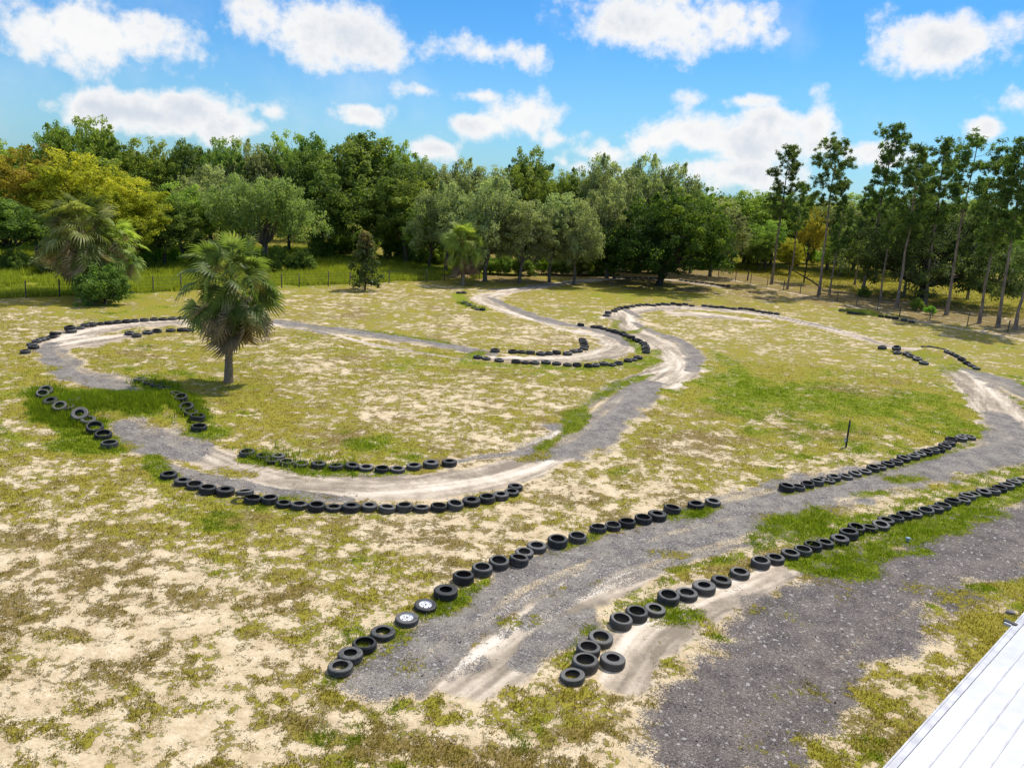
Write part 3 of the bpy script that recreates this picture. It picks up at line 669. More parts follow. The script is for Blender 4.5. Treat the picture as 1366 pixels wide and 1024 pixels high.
def place_tyre(px, py, w, name='tyre', me=None, stack=0.0, tilt=None, k=None):
    P0 = at(px, py, .21)
    # width in pixels -> diameter
    d0 = np.array(P0)-CAM; zc = float(d0@FWD); xr = float(d0@R0)/zc
    D = w*zc/FPX/math.sqrt(1+(xr*cp)**2)
    kk = random.choice([0, 0, 1, 2, 3, 4, 4]) if k is None else k
    meh = me or TY[kk]; base = meh.get('R', BASEW[kk] if me is None else .335)
    sc = float(np.clip(.55*D/(2*base)+.45, .86, 1.14))
    h = .2*sc
    P = at(px, py, h+stack)
    o = link(name, meh)
    rm = slope_euler(P[0], P[1], random.uniform(0, 2*PI))
    if tilt is not None:
        ax = Vector((math.cos(tilt[1]), math.sin(tilt[1]), 0)); rm = Matrix.Rotation(tilt[0], 3, ax) @ rm
        lift = abs(math.sin(tilt[0]))*.30
    else:
        ax = Vector((random.uniform(-1, 1), random.uniform(-1, 1), 0)).normalized(); rm = Matrix.Rotation(random.gauss(0, .06), 3, ax) @ rm; lift = 0
    o.rotation_euler = rm.to_euler(); o.scale = (sc, sc, sc)
    o.location = (P[0], P[1], P[2]-h - .012 + lift*.6)
    return o
total = sum(len(v) for v in rows.values())
LONG = total
# the farthest line behind the oak (7 px tyres) is beyond the 300 largest
SMALL = []
allt = sorted([(w, n, i) for n, v in rows.items() for i, (x, y, w) in enumerate(v)])
excess = max(0, total-300)
drop = set((n, i) for w, n, i in allt[:excess])
left_over = []
tilted = {('bend_outer', 5): (-.20, .5, .17), ('mound_outer', 0): (.55, .5, .12), ('mound_outer', 1): (.45, .7, 0), ('mound_outer', 6): (.42, .45, .1), ('mound_outer', 8): (.30, .5, .05), ('mound_outer', 2): (.3, .5, .05), ('mound_outer', 3): (.35, .5, .08),
          ('mound_outer', 9): (.15, .4, 0), ('right_mound_left', 1): (-.25, 2.9, .1), ('mound_inner', 5): (.4, -.6, 0), ('mound_inner', 6): (.3, -.7, .05), ('mound_inner', 8): (-.1, .3, .05),
          ('bend_outer', 12): (-.06, 0, 0), ('far_left_outer', 7): (-.15, .3, .08), ('far_left_outer', 9): (.1, 0, .14), ('hairpin_outer', 9): (-.15, .4, .1), ('road_middle', 21): (.12, .4, .0)}
WIDE = {('road_upper', i) for i in (7, 8, 9, 10, 13)} | {('road_middle', i) for i in (1, 2, 5, 8, 13, 20)} | {('right_mound_left', 0), ('right_mound_left', 1), ('road_far', 0)}
DEEP = {('road_upper', 6), ('road_middle', 10), ('road_middle', 4), ('bend_outer', 4), ('bend_outer', 19), ('bend_outer', 13), ('road_middle', 19), ('hairpin_inner', 4), ('hairpin_inner', 7)}
for rn, lst in rows.items():
    end, where, grp = ROWTXT[rn]
    for i_, (x, y, w) in enumerate(lst):
        if (rn, i_) in drop: left_over.append((x, y, w)); continue
        kk = 1 if (rn, i_) in WIDE else 3 if (rn, i_) in DEEP else None
        tl = tilted.get((rn, i_)); wheel = rn == 'road_upper' and i_ in (4, 5)
        ww = rn == 'right_mound_left' and i_ == 6
        o = place_tyre(x, y, w, 'wheel' if wheel else 'tyre', me=TYW if ww else None, stack=tl[2] if tl else 0, tilt=tl[:2] if tl else None, k=2 if wheel else kk)
        lab = f'black tyre, {ordw(i_+1)} from the {end} {where}'
        if len(lab.split()) > 16: lab = lab.replace('black tyre', 'tyre')
        if wheel:
            lab = ('wheel with white steel rim, nearer of the two beside the near gravel road' if i_ == 4 else 'wheel with white steel rim, farther of the two beside the near gravel road')
        if ww: lab = 'tyre with pale whitewall ring, right end of the short row by the right jump'
        if tl and rn == 'bend_outer' and i_ == 5: lab = 'tyre leaning up on its neighbour in the outer curb of the lower bend'
        if kk == 1: lab = lab.replace('black tyre', 'wide black tyre')
        if kk == 3 and 'black tyre' in lab: lab = lab.replace('black tyre', 'black thick-walled tyre')
        words = lab.split()
        if len(words) > 16: lab = ' '.join(w_ for w_ in words if w_ not in ('wide', 'thick-walled', 'black'))
        tag(o, lab, 'wheel' if wheel else 'tyre', grp)
        if wheel:
            mb = MB()
            mb.lathe([(.192, .165), (.186, .150), (.172, .135), (.150, .128), (.10, .142), (.055, .150), (.03, .150), (.028, .12)], seg=36)
            for q in range(5): pass
            rim = link('rim', mb.build('rim', M['rim_paint'], smooth=True), o)
            for q in range(10):
                a = q*2*PI/10; hb = MB(); rr0 = .017 if q % 2 else .012
                hb.lathe([(.0005, .0), (rr0, .0), (rr0, .004), (.0005, .004)], (math.cos(a)*(.125 if q % 2 else .07), math.sin(a)*(.125 if q % 2 else .07), .139 if q % 2 else .149), 10)
                link('rim_hole', hb.build('rim_hole', M['rim_hole']), rim)
            hb = MB(); hb.lathe([(.0005, 0), (.027, 0), (.027, .003), (.0005, .003)], (0, 0, .150), 14)
            link('hub_hole', hb.build('hub_hole', M['rim_hole']), rim)
if left_over:
    base = TY[0]; n = len(base.vertices); co = np.empty(n*3, np.float32); base.vertices.foreach_get('co', co); co = co.reshape(-1, 3)
    lv = np.array([list(p.vertices) for p in base.polygons]); Vs = []; Fs = []
    for q, (x, y, w) in enumerate(left_over):
        P = at(x, y, .2); Vs.append(co+np.array([P[0], P[1], P[2]-.21])); Fs.append(lv+q*n)
    o = link('far_tyres', mesh_np('far_tyres', np.concatenate(Vs), 4, np.concatenate(Fs), [M['rubber'], M['rubber_side'], M['rubber_white']], smooth=True))
    tag(o, 'distant black tyres of the farthest curbs, lying flat on the sand', 'tyres', kind='stuff')
print('tyres', total, 'in stuff', len(left_over))

# ------------------------------------------------------------------ trees
def leaf_quads(C, R, n_per, size, seed, tint_c=None, up=.5, droop=0.0, aspect=.55, flat=1.0, shell=.35):
    """clumps of leaf quads; C (m,3) centres, R (m,) radii"""
    r = np.random.default_rng(seed); m = len(C); N = m*n_per
    d = r.normal(size=(N, 3)); d /= np.linalg.norm(d, axis=1)[:, None]
    rad = r.random(N)**shell
    Rr = np.repeat(R, n_per)
    off = d*rad[:, None]*Rr[:, None]; off[:, 2] *= flat
    P = np.repeat(C, n_per, 0)+off
    if droop > 0: P[:, 2] -= droop*np.abs(r.normal(size=N))*Rr
    nrm = d*.6+r.normal(size=(N, 3))*.6+np.array([0, 0, up]); nrm /= np.linalg.norm(nrm, axis=1)[:, None]
    t = r.normal(size=(N, 3))
    if droop > 0: t = t*.35+np.array([0, 0, -1.0])
    t -= nrm*(t*nrm).sum(1)[:, None]; t /= np.linalg.norm(t, axis=1)[:, None]+1e-9
    bt = np.cross(nrm, t)
    s_ = size*r.uniform(.6, 1.4, N)
    L = (t*s_[:, None]); W = bt*(s_*aspect)[:, None]*.5
    V = np.stack([P-L*.5, P+W+L*.05, P+L*.5, P-W+L*.05], 1).reshape(-1, 3)
    tc = r.normal(.45, .2, m) if tint_c is None else tint_c
    tint = np.repeat(np.clip(np.repeat(tc, n_per)+r.normal(0, .15, N), 0, 1), 4)
    return V, tint
def limb(p0, p1, r0, r1, bend, r, n=7):
    p0, p1 = np.array(p0, float), np.array(p1, float); t = np.linspace(0, 1, n)[:, None]
    mid = (p0+p1)/2+np.array([0, 0, bend])+r.normal(0, .08*np.linalg.norm(p1-p0), 3)
    P = (1-t)**2*p0+2*t*(1-t)*mid+t*t*p1
    P[1:-1] += r.normal(0, .02*np.linalg.norm(p1-p0), (n-2, 3))
    return P, np.linspace(r0, r1, n)
def broadleaf(name, H, R, cz0, nclump, n_per, leaf, seed, cr=(.7, 1.5), droop=0, shape='round', trunk_r=.35, fork=.25, gap=.0, inner=.35, lowskirt=False, airy=1.0, up=.5):
    """H total height, R crown radius, cz0 crown bottom height. Returns trunk mesh, crown mesh (origin at base)."""
    r = np.random.default_rng(seed)
    cen = np.array([0, 0, (H+cz0)/2]); hz = (H-cz0)/2
    # big lobes
    nl = 9 if shape != 'spread' else 16
    lobes = []
    for i in range(nl):
        a = i*2.4+r.uniform(-.4, .4); e = r.uniform(-.5, .95)
        rr = math.sqrt(max(0, 1-e*e))
        k = .60 if shape == 'round' else .70
        if shape == 'spread' and i % 2: e = r.uniform(-.75, -.1); rr = .95
        lobes.append((cen+np.array([math.cos(a)*R*rr*k, math.sin(a)*R*rr*k, e*hz*.55]), r.uniform(.38, .55)))
    lobes.append((cen+np.array([r.normal(0, R*.15), r.normal(0, R*.15), hz*.5]), .5))
    C = []; rad = []; tint = []
    lt = r.normal(.45, .12, len(lobes))
    while len(C) < nclump:
        i = r.integers(len(lobes)); lc, lr = lobes[i]
        d = r.normal(size=3); d /= np.linalg.norm(d); q = r.random()**inner
        p = lc+d*q*np.array([R*lr, R*lr, hz*lr*1.15])
        if p[2] < cz0*.6 or p[2] > H: continue
        if shape == 'spread' and p[2] < cz0+.25*hz and math.hypot(p[0], p[1]) < R*.45: continue
        if gap > 0 and fbm(np.array([p[0]*.5+p[2]*.3]), np.array([p[1]*.5-p[2]*.4]), 2, seed)[0] < gap: continue
        C.append(p); rad.append(r.uniform(*cr)*(.75+.35*(1-q))); tint.append(lt[i]+r.normal(0, .14))
    # ragged tip clumps outside the silhouette
    for _ in range(nclump//5):
        i = r.integers(len(C)); d = C[i]-cen; d = d/np.linalg.norm(d); p = C[i]+d*r.uniform(.2, .8); C.append(p); rad.append(r.uniform(.35, .7)*cr[1]*.6); tint.append(tint[i]+.12)
    C = np.array(C); rad = np.array(rad); tint = np.array(tint)
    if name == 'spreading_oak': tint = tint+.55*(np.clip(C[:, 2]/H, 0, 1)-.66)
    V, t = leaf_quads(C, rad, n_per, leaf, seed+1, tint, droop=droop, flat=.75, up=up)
    # vary count by dropping leaves of small clumps is left to the radii
    crown = mesh_np(name+'_crown', V, 4, np.arange(len(V)), [M['leaves_mid']], {'tint': t})
    mb = MB()
    fz = H*fork
    tr = [np.array([0, 0, -.3]), np.array([.02, .0, .3]), np.array([r.normal(0, .12), r.normal(0, .12), fz*.5]), np.array([r.normal(0, .25), r.normal(0, .25), fz])]
    mb.tube(tr, [trunk_r*1.5, trunk_r*1.12, trunk_r, trunk_r*.92], 10)
    top = tr[-1]
    order = r.permutation(len(lobes))
    for i in order:
        lc = lobes[i][0]; e = lc+r.normal(0, .2, 3)
        P, rr_ = limb(top, e, trunk_r*r.uniform(.42, .62), trunk_r*.13, r.uniform(-.6, .8), r, 9); mb.tube(P, rr_, 7)
        for _ in range(4):
            j = r.integers(3, 8); dd = C-P[j]; dist = np.linalg.norm(dd, axis=1); near = np.where(dist < R*.55)[0]
            if len(near) == 0: continue
            q = r.choice(near); P2, r2 = limb(P[j], C[q], rr_[j]*.6, .03, .1, r, 5); mb.tube(P2, r2, 5)
    trunk = mb.build(name+'_trunk', M['bark'], smooth=True)
    return trunk, crown
def pine(name, H, seed, lo=.48, spread=3.1, nb=30, needle=.5):
    r = np.random.default_rng(seed); mb = MB()
    n = 9; zs = np.linspace(-.2, H*.97, n); P = np.stack([np.cumsum(r.normal(0, .10, n)), np.cumsum(r.normal(0, .10, n)), zs], -1); P[0, :2] = P[1, :2] = 0
    rr_ = np.interp(zs, [0, H*.1, H], [.24, .185, .04]); rr_[0] = .30
    mb.tube(P, rr_, 8)
    C = []; rad = []; tint = []
    for b in range(nb):
        f = lo+(1-lo)*(b+.5)/nb+r.normal(0, .02); f = min(f, .985); z = f*H
        p0 = np.array([np.interp(z, P[:, 2], P[:, 0]), np.interp(z, P[:, 2], P[:, 1]), z])
        a = b*2.4+r.normal(0, .5); prof = math.sin(min(1, (1-f)/(1-lo)*1.6+.18)*PI*.5)*(1-.35*max(0, .5-(f-lo)/(1-lo)))
        L = spread*prof*r.uniform(.45, 1.1)
        if f < lo+.12*(1-lo) and r.random() < .5: L *= .6
        p1 = p0+np.array([math.cos(a)*L, math.sin(a)*L, L*r.uniform(.05, .45)])
        Q, q_ = limb(p0, p1, .055*(1.3-f), .012, .1, r, 5); mb.tube(Q, q_, 5)
        m = max(4, int(6+L*3.0))
        for k in range(m):
            tq = r.uniform(.45, 1.05); c = p0+(p1-p0)*tq+r.normal(0, .34, 3); C.append(c); rad.append(r.uniform(.25, .5)); tint.append(r.normal(.45, .2))
    for k in range(5): C.append(np.array([P[-1, 0], P[-1, 1], H*.97])+r.normal(0, .25, 3)); rad.append(.35); tint.append(.55)
    for b in range(5):  # dead snags
        z = r.uniform(.2, lo)*H; p0 = np.array([np.interp(z, P[:, 2], P[:, 0]), np.interp(z, P[:, 2], P[:, 1]), z]); a = r.uniform(0, 2*PI)
        mb.tube([p0, p0+np.array([math.cos(a)*.9, math.sin(a)*.9, r.uniform(0, .5)])], [.03, .01], 4)
    V, t = leaf_quads(np.array(C), np.array(rad), 28, needle, seed+3, np.array(tint), aspect=.2, up=.25, shell=.7, flat=.9)
    return mb.build(name+'_trunk', M['bark_pine'], smooth=True), mesh_np(name+'_crown', V, 4, np.arange(len(V)), [M['needles']], {'tint': t})

VAR = {}
VAR['a'] = (broadleaf('oak_a', 15, 7, 1.2, 300, 80, .34, 101, (.7, 1.5), trunk_r=.32), 15, 7)
VAR['b'] = (broadleaf('oak_b', 15, 6, 1.4, 300, 74, .33, 202, (.6, 1.3), trunk_r=.28, gap=.3), 15, 6)
VAR['c'] = (broadleaf('oak_c', 15, 6.5, 1.0, 300, 80, .34, 303, (.7, 1.4), droop=.6, trunk_r=.3, up=.2), 15, 6.5)
VAR['d'] = (broadleaf('oak_d', 15, 5.5, 3.0, 190, 66, .30, 404, (.5, 1.1), trunk_r=.22, gap=.4, inner=.5), 15, 5.5)
VAR['w'] = (broadleaf('willow_oak', 11, 8, 1.6, 300, 90, .28, 505, (.7, 1.4), droop=.55, trunk_r=.4, up=.3), 11, 8)
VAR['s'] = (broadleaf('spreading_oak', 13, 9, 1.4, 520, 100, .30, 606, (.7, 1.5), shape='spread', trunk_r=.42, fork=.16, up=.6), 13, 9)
VAR['l'] = (broadleaf('live_oak', 13, 11.5, .8, 480, 95, .32, 707, (.7, 1.5), shape='spread', trunk_r=.62, fork=.14, droop=.25), 13, 11.5)
VAR['u'] = (broadleaf('bush', 3, 2.2, -.4, 130, 80, .20, 808, (.4, .75), trunk_r=.07, fork=.1), 3, 2.2)
VAR['v'] = (broadleaf('bush_b', 3, 2.0, -.3, 80, 75, .22, 909, (.3, .7), trunk_r=.06, fork=.1, gap=.3), 3, 2.0)
VAR['p0'] = (pine('pine_a', 21, 11), 21, 1)
VAR['p1'] = (pine('pine_b', 21, 22, lo=.55, nb=24), 21, 1)
VAR['p2'] = (pine('pine_c', 21, 33, lo=.42, nb=34, spread=2.8), 21, 1)
VAR['p3'] = (pine('pine_d', 21, 44, lo=.58, nb=22, spread=3.6), 21, 1)

def put_tree(var, x, y, H, R, mat, name, label, cat='tree', group=None, bark='bark', rz=None, lean=None):
    (tm, cm), h0, r0 = VAR[var]
    e = empty(name, (x, y, 0), random.uniform(0, 2*PI) if rz is None else rz)
    t = link('trunk', tm, e); c = link('crown', cm, e)
    s_ = (R/r0, R/r0, H/h0); ts = (max(.6, min(R/r0, 1.6)),)*2+(H/h0,)
    e.scale = s_
    if lean: e.rotation_euler = (lean[0], lean[1], e.rotation_euler[2])
    for o, m in ((t, bark), (c, mat)):
        o.material_slots[0].link = 'OBJECT'; o.material_slots[0].material = M[m]
    tag(e, label, cat, group)
    return e
KM = {'dark': ('a', 'leaves_dark'), 'mid': ('b', 'leaves_mid'), 'grey': ('c', 'leaves_grey'), 'yel': ('b', 'leaves_yellow'), 'gold': ('d', 'leaves_gold'), 'airy': ('d', 'leaves_mid'),
      'greyb': ('b', 'leaves_grey'), 'darkb': ('b', 'leaves_dark'), 'mida': ('a', 'leaves_mid')}
KD = {'dark': 'dense dark green oak', 'mid': 'mid green broadleaf tree', 'grey': 'grey green mossy oak', 'yel': 'yellow green leafy tree', 'gold': 'golden brown thinning tree', 'airy': 'thin airy green tree',
      'greyb': 'grey green open oak', 'darkb': 'dark ragged oak', 'mida': 'rounded mid green oak'}
# px, distance, top y, half width px, kind
FR = [(8,84,262,52,'dark'),(38,92,182,46,'gold'),(105,90,196,56,'yel'),(165,88,232,46,'yel'),(215,92,262,40,'dark'),(140,104,205,50,'mid'),
 (240,98,240,36,'mid'),(490,114,172,66,'dark'),(432,112,196,46,'dark'),(545,112,235,40,'mid'),(600,104,238,42,'grey'),(655,99,232,46,'grey'),(700,99,262,36,'greyb'),(742,103,252,34,'greyb'),(775,102,262,32,'grey'),
 (822,112,232,40,'grey'),(280,104,215,46,'grey'),(576,108,262,30,'mid'),(960,124,262,34,'greyb')]
BR = [(60,104,158,36,'mida'),(112,106,147,40,'mid'),(155,108,168,36,'mida'),(195,110,178,38,'mid'),(228,112,182,34,'dark'),(262,114,192,36,'grey'),(292,114,176,32,'darkb'),(322,116,180,34,'grey'),(352,116,186,34,'greyb'),
 (385,118,170,34,'mid'),(418,120,176,36,'dark'),(455,122,176,34,'mida'),(525,122,178,34,'mid'),(552,122,200,30,'mid'),(582,122,212,34,'greyb'),(618,124,206,34,'grey'),(652,124,216,34,'greyb'),(690,126,214,30,'mid'),
 (706,130,190,30,'darkb'),(742,124,222,30,'mid'),(770,126,214,30,'airy'),(798,124,200,32,'grey'),(832,124,212,36,'greyb'),(868,124,200,38,'grey'),(905,122,212,34,'grey'),(935,126,234,26,'airy'),(10,104,190,34,'mid'),(-30,100,180,50,'mid')]
FB = [(970,150,258,34,'mida'),(1005,152,250,34,'mid'),(1040,150,262,34,'mida'),(1078,155,256,36,'mid'),(1118,150,262,34,'greyb'),(1155,155,255,36,'mid'),(1195,150,262,36,'mida'),(1235,155,258,36,'mid'),(1275,150,266,36,'greyb'),
 (1315,155,262,36,'mid'),(1355,150,270,36,'mida'),(1395,150,270,36,'mid'),(985,140,285,26,'dark'),(1030,142,290,24,'mid'),(1130,138,300,26,'mida'),(1180,140,300,26,'mid'),(1330,138,305,30,'mid'),(1380,130,300,34,'mida')]
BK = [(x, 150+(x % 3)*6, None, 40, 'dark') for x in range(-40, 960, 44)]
def add_list(lst, rowname, grp):
    for n_, (px, Y, ty, hw, kd) in enumerate(lst):
        if ty is None: ty = 180+.067*px+22+random.uniform(-6, 6)
        P = atY(px, ty, Y); dep = depth(P); R = hw*1.34*dep/FPX
        v, m = KM[kd]
        put_tree(v, P[0], Y, max(P[2], 4), R, m, 'broadleaf_tree', f'{KD[kd]}, {ordw(n_+1)} from the left in {rowname}', 'tree', grp, 'bark_dark' if kd in ('dark', 'darkb') else 'bark')
add_list(sorted(FR), 'the front row of the forest', 'trees along the front edge of the forest')
add_list(sorted(BR), 'the taller second row of the forest', 'trees in the second row of the forest')
add_list(sorted(FB), 'the wood beyond the golden field', 'trees in the wood beyond the golden field')
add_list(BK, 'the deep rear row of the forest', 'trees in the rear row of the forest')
def based(px, py, tx, ty, hw, var, mat, name, label, **k):
    B = at(px, py); T = atY(tx, ty, B[1]); R = hw*depth((B+T)/2)/FPX
    return put_tree(var, B[0], B[1], T[2], R, mat, name, label, **k)
P = atY(352, 234, 97)
put_tree('w', P[0], 97, P[2], 86*depth(P)/FPX, 'leaves_willow', 'weeping_oak', 'pale grey green weeping oak with a broad dome behind the leafy fan palm', 'tree')
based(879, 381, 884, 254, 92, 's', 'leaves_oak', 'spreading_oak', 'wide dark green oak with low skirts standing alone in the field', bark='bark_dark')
based(1230, 399, 1240, 268, 118, 'l', 'leaves_live_oak', 'live_oak', 'huge low live oak with sprawling limbs behind the pines', bark='bark_dark')
based(1072, 377, 1076, 268, 24, 'd', 'leaves_gold', 'small_oak', 'small orange leaved tree among the left pines', bark='bark_dark')
based(1052, 366, 1040, 315, 20, 'b', 'leaves_yellow', 'small_oak', 'yellow green bushy tree behind the leftmost pines')
based(1122, 366, 1128, 318, 26, 'b', 'leaves_bright', 'small_oak', 'bright green low tree left of the live oak')
based(1012, 362, 1012, 305, 20, 'a', 'leaves_mid', 'small_oak', 'rounded green tree at the left end of the golden field')
# pines: base px,py ; top px,py ; variant
PN = [(1029,379,1056,196,'p0'),(1050,386,1072,246,'p1'),(1092,394,1119,186,'p3'),(1106,394,1128,262,'p2'),(1150,392,1196,168,'p0'),(1174,404,1186,262,'p1'),(1196,410,1226,196,'p2'),
      (1234,406,1262,186,'p0'),(1262,420,1310,184,'p3'),(1306,431,1346,212,'p2'),(1331,436,1366,186,'p0'),(1354,440,1392,200,'p1'),(1205,396,1240,215,'p3'),(1290,400,1322,240,'p0'),(1140,380,1160,250,'p2'),(1376,430,1420,190,'p2')]
for n_, (bx, by, tx, ty, v) in enumerate(sorted(PN)):
    B = at(bx, by); T = atY(tx, ty, B[1]); H = T[2]; s_ = max(.62, H/21)
    ly = math.atan2(T[0]-B[0], H)
    e = put_tree(v, B[0], B[1], H, s_*1.0, 'needles', 'pine_tree', f'tall thin pine with high tufted crown, {ordw(n_+1)} from the left in the fence line', 'tree', 'pines along the right fence', 'bark_pine')
    rz = e.rotation_euler[2]; e.rotation_euler = (Matrix.Rotation(ly*.8, 3, 'Y') @ Matrix.Rotation(rz, 3, 'Z')).to_euler()
# bushes
BU = [(65,365,30,20,'grey'),(20,362,30,18,'dark'),(205,352,30,16,'bright'),(233,352,20,10,'bright'),(270,350,34,22,'dark'),(330,352,30,20,'mid'),(372,362,34,22,'mid'),(402,362,30,20,'dark'),(426,345,30,16,'mid'),
 (530,345,36,20,'mid'),(556,352,28,18,'dark'),(585,352,30,18,'mid'),(640,364,30,20,'dark'),(668,366,28,18,'mid'),(695,367,30,18,'dark'),(722,366,26,16,'bright'),(748,367,30,18,'dark'),(775,367,30,18,'mid'),(800,366,34,22,'dark'),
 (830,362,34,20,'mid'),(930,358,34,20,'mid'),(955,356,30,18,'dark'),(1152,396,14,9,'mid'),(1222,414,17,10,'mid'),(1240,420,12,8,'bright'),(1010,352,22,20,'mid'),(1075,352,22,20,'bright'),(1050,352,20,16,'dark'),
 (120,352,30,20,'dark'),(165,352,30,18,'mid'),(485,338,30,20,'dark'),(455,338,26,18,'mid'),(305,352,26,16,'dark'),(900,362,30,20,'dark'),(865,364,26,18,'dark'),(1105,352,18,16,'mid')]
BM = {'grey': ('v', 'leaves_grey', 'grey green scrub bush'), 'dark': ('u', 'leaves_dark', 'dark leafy bush'), 'mid': ('u', 'leaves_mid', 'green leafy bush'), 'bright': ('v', 'leaves_bright', 'bright green bush')}
for n_, (px, py, h, hw, kd) in enumerate(sorted(BU)):
    B = at(px, py); T = atY(px, py-h, B[1]); R = hw*depth(B)/FPX; v, m, d = BM[kd]
    put_tree(v, B[0], B[1], T[2], R, m, 'bush', f'{d}, {ordw(n_+1)} from the left along the forest edge', 'bush', 'bushes along the edge of the woods')

def woods(name, pts, h0, h1, n, leaf, mat, label, seed):
    r = np.random.default_rng(seed); P = np.array(pts, float); t = r.random(n)*(len(P)-1); i = np.floor(t).astype(int); f = (t-i)[:, None]
    q = P[i]*(1-f)+P[np.minimum(i+1, len(P)-1)]*f
    hh = h0+(h1-h0)*fbm(q[:, 0]*.07, q[:, 1]*.05, 3, seed)*1.0
    z = hh*r.random(n)**.7
    C = np.stack([q[:, 0]+r.normal(0, 3, n), q[:, 1]+r.normal(0, 3, n), z+.5], -1)
    V, t = leaf_quads(C, r.uniform(1.2, 2.6, n), 50, leaf, seed+1, None, up=.5)
    o = link(name, mesh_np(name, V, 4, np.arange(len(V)), [M[mat]], {'tint': t}))
    tag(o, label, 'woods', kind='stuff')
def wpt(px, Y):
    d = ray(px, 300); return (d[0]/d[1]*Y, Y)
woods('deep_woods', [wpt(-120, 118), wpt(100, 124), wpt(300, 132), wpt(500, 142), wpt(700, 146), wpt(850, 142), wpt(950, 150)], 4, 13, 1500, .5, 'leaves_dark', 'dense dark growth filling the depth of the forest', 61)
woods('distant_woods', [wpt(-500, 200), wpt(0, 230), wpt(700, 250), wpt(1100, 200), wpt(1400, 185), wpt(1900, 190)], 7, 15, 2200, .8, 'leaves_mid', 'far off wood closing the horizon beyond the fields', 62)

# magnolia
def magnolia():
    B = at(487, 387); T = atY(487, 308, B[1]); H = T[2]; r = np.random.default_rng(4)
    C, rad, tt = [], [], []
    mb = MB(); mb.tube([(0, 0, -.1), (0, 0, H*.5), (.05, 0, H*.95)], [.09, .06, .02], 8)
    for k in range(130):
        f = r.random()**.8; a = r.uniform(0, 2*PI); L = (1-f)**.7*2.0*r.uniform(.3, 1)+.15
        if f < .3 and r.random() < .5: L *= .7
        p = np.array([math.cos(a)*L, math.sin(a)*L, .35+f*(H-.5)]); C.append(p); rad.append(r.uniform(.3, .55)*(1.1-f*.4)); tt.append(.25+.75*f**3 + r.normal(0, .1)); mb.tube([(0, 0, p[2]-.25), p], [.03, .012], 4)
    V, t = leaf_quads(np.array(C), np.array(rad), 44, .24, 5, np.array(tt), up=.3, shell=.5)
    e = empty('magnolia_tree', B)
    link('trunk', mb.build('magnolia_trunk', M['bark_dark'], smooth=True), e); link('crown', mesh_np('magnolia_crown', V, 4, np.arange(len(V)), [M['leaves_magnolia']], {'tint': t}), e)
    tag(e, 'small upright magnolia with glossy dark leaves and russet tip before the fence', 'tree')
magnolia()

# ------------------------------------------------------------------ palms
def fan_leaf(r, L, droop, nseg=17, cup=.3):
    """local fan leaf: petiole from origin along +x, returns quads V,F"""
    V = []; F = []
    pet = L*r.uniform(.7, 1.5)
    pp = []
    for t in np.linspace(0, 1, 5): pp.append(np.array([pet*t, 0, -droop*.35*pet*t*t]))
    for k in range(4):
        a, b = pp[k], pp[k+1]; w = .02
        n = len(V); V += [a+[0, w, 0], a-[0, w, 0], b-[0, w, 0], b+[0, w, 0]]; F.append([n, n+1, n+2, n+3])
    end = pp[-1]; dirx = pp[-1]-pp[-2]; dirx /= np.linalg.norm(dirx)
    side_ = np.array([0, 1.0, 0]); upv = np.cross(dirx, side_)*-1
    if upv[2] < 0: upv = -upv
    for s_ in range(nseg):
        a = -2.0+4.0*(s_+.5)/nseg
        ln = L*(1.0-.28*abs(a)/2.0)*r.uniform(.85, 1.08)
        d0 = dirx*math.cos(a)+side_*math.sin(a)+upv*(cup*abs(math.sin(a)))
        d0 /= np.linalg.norm(d0)
        pts = [end+d0*0]; cur = end.copy(); dd = d0.copy()
        for q in range(4):
            cur = cur+dd*ln/4; pts.append(cur.copy()); dd = dd+np.array([0, 0, -1])*(.30+.55*droop)*(q+.3)*.6; dd /= np.linalg.norm(dd)
        perp = np.cross(d0, upv); perp /= np.linalg.norm(perp)+1e-9
        ws = np.array([.014, .040, .040, .024, .004])*L*1.1
        n = len(V)
        for q in range(5): V += [pts[q]+perp*ws[q]*.9+upv*ws[q]*.35, pts[q]-perp*ws[q]*.9]
        for q in range(4): F.append([n+2*q, n+2*q+1, n+2*q+3, n+2*q+2])
    return np.array(V), np.array(F)
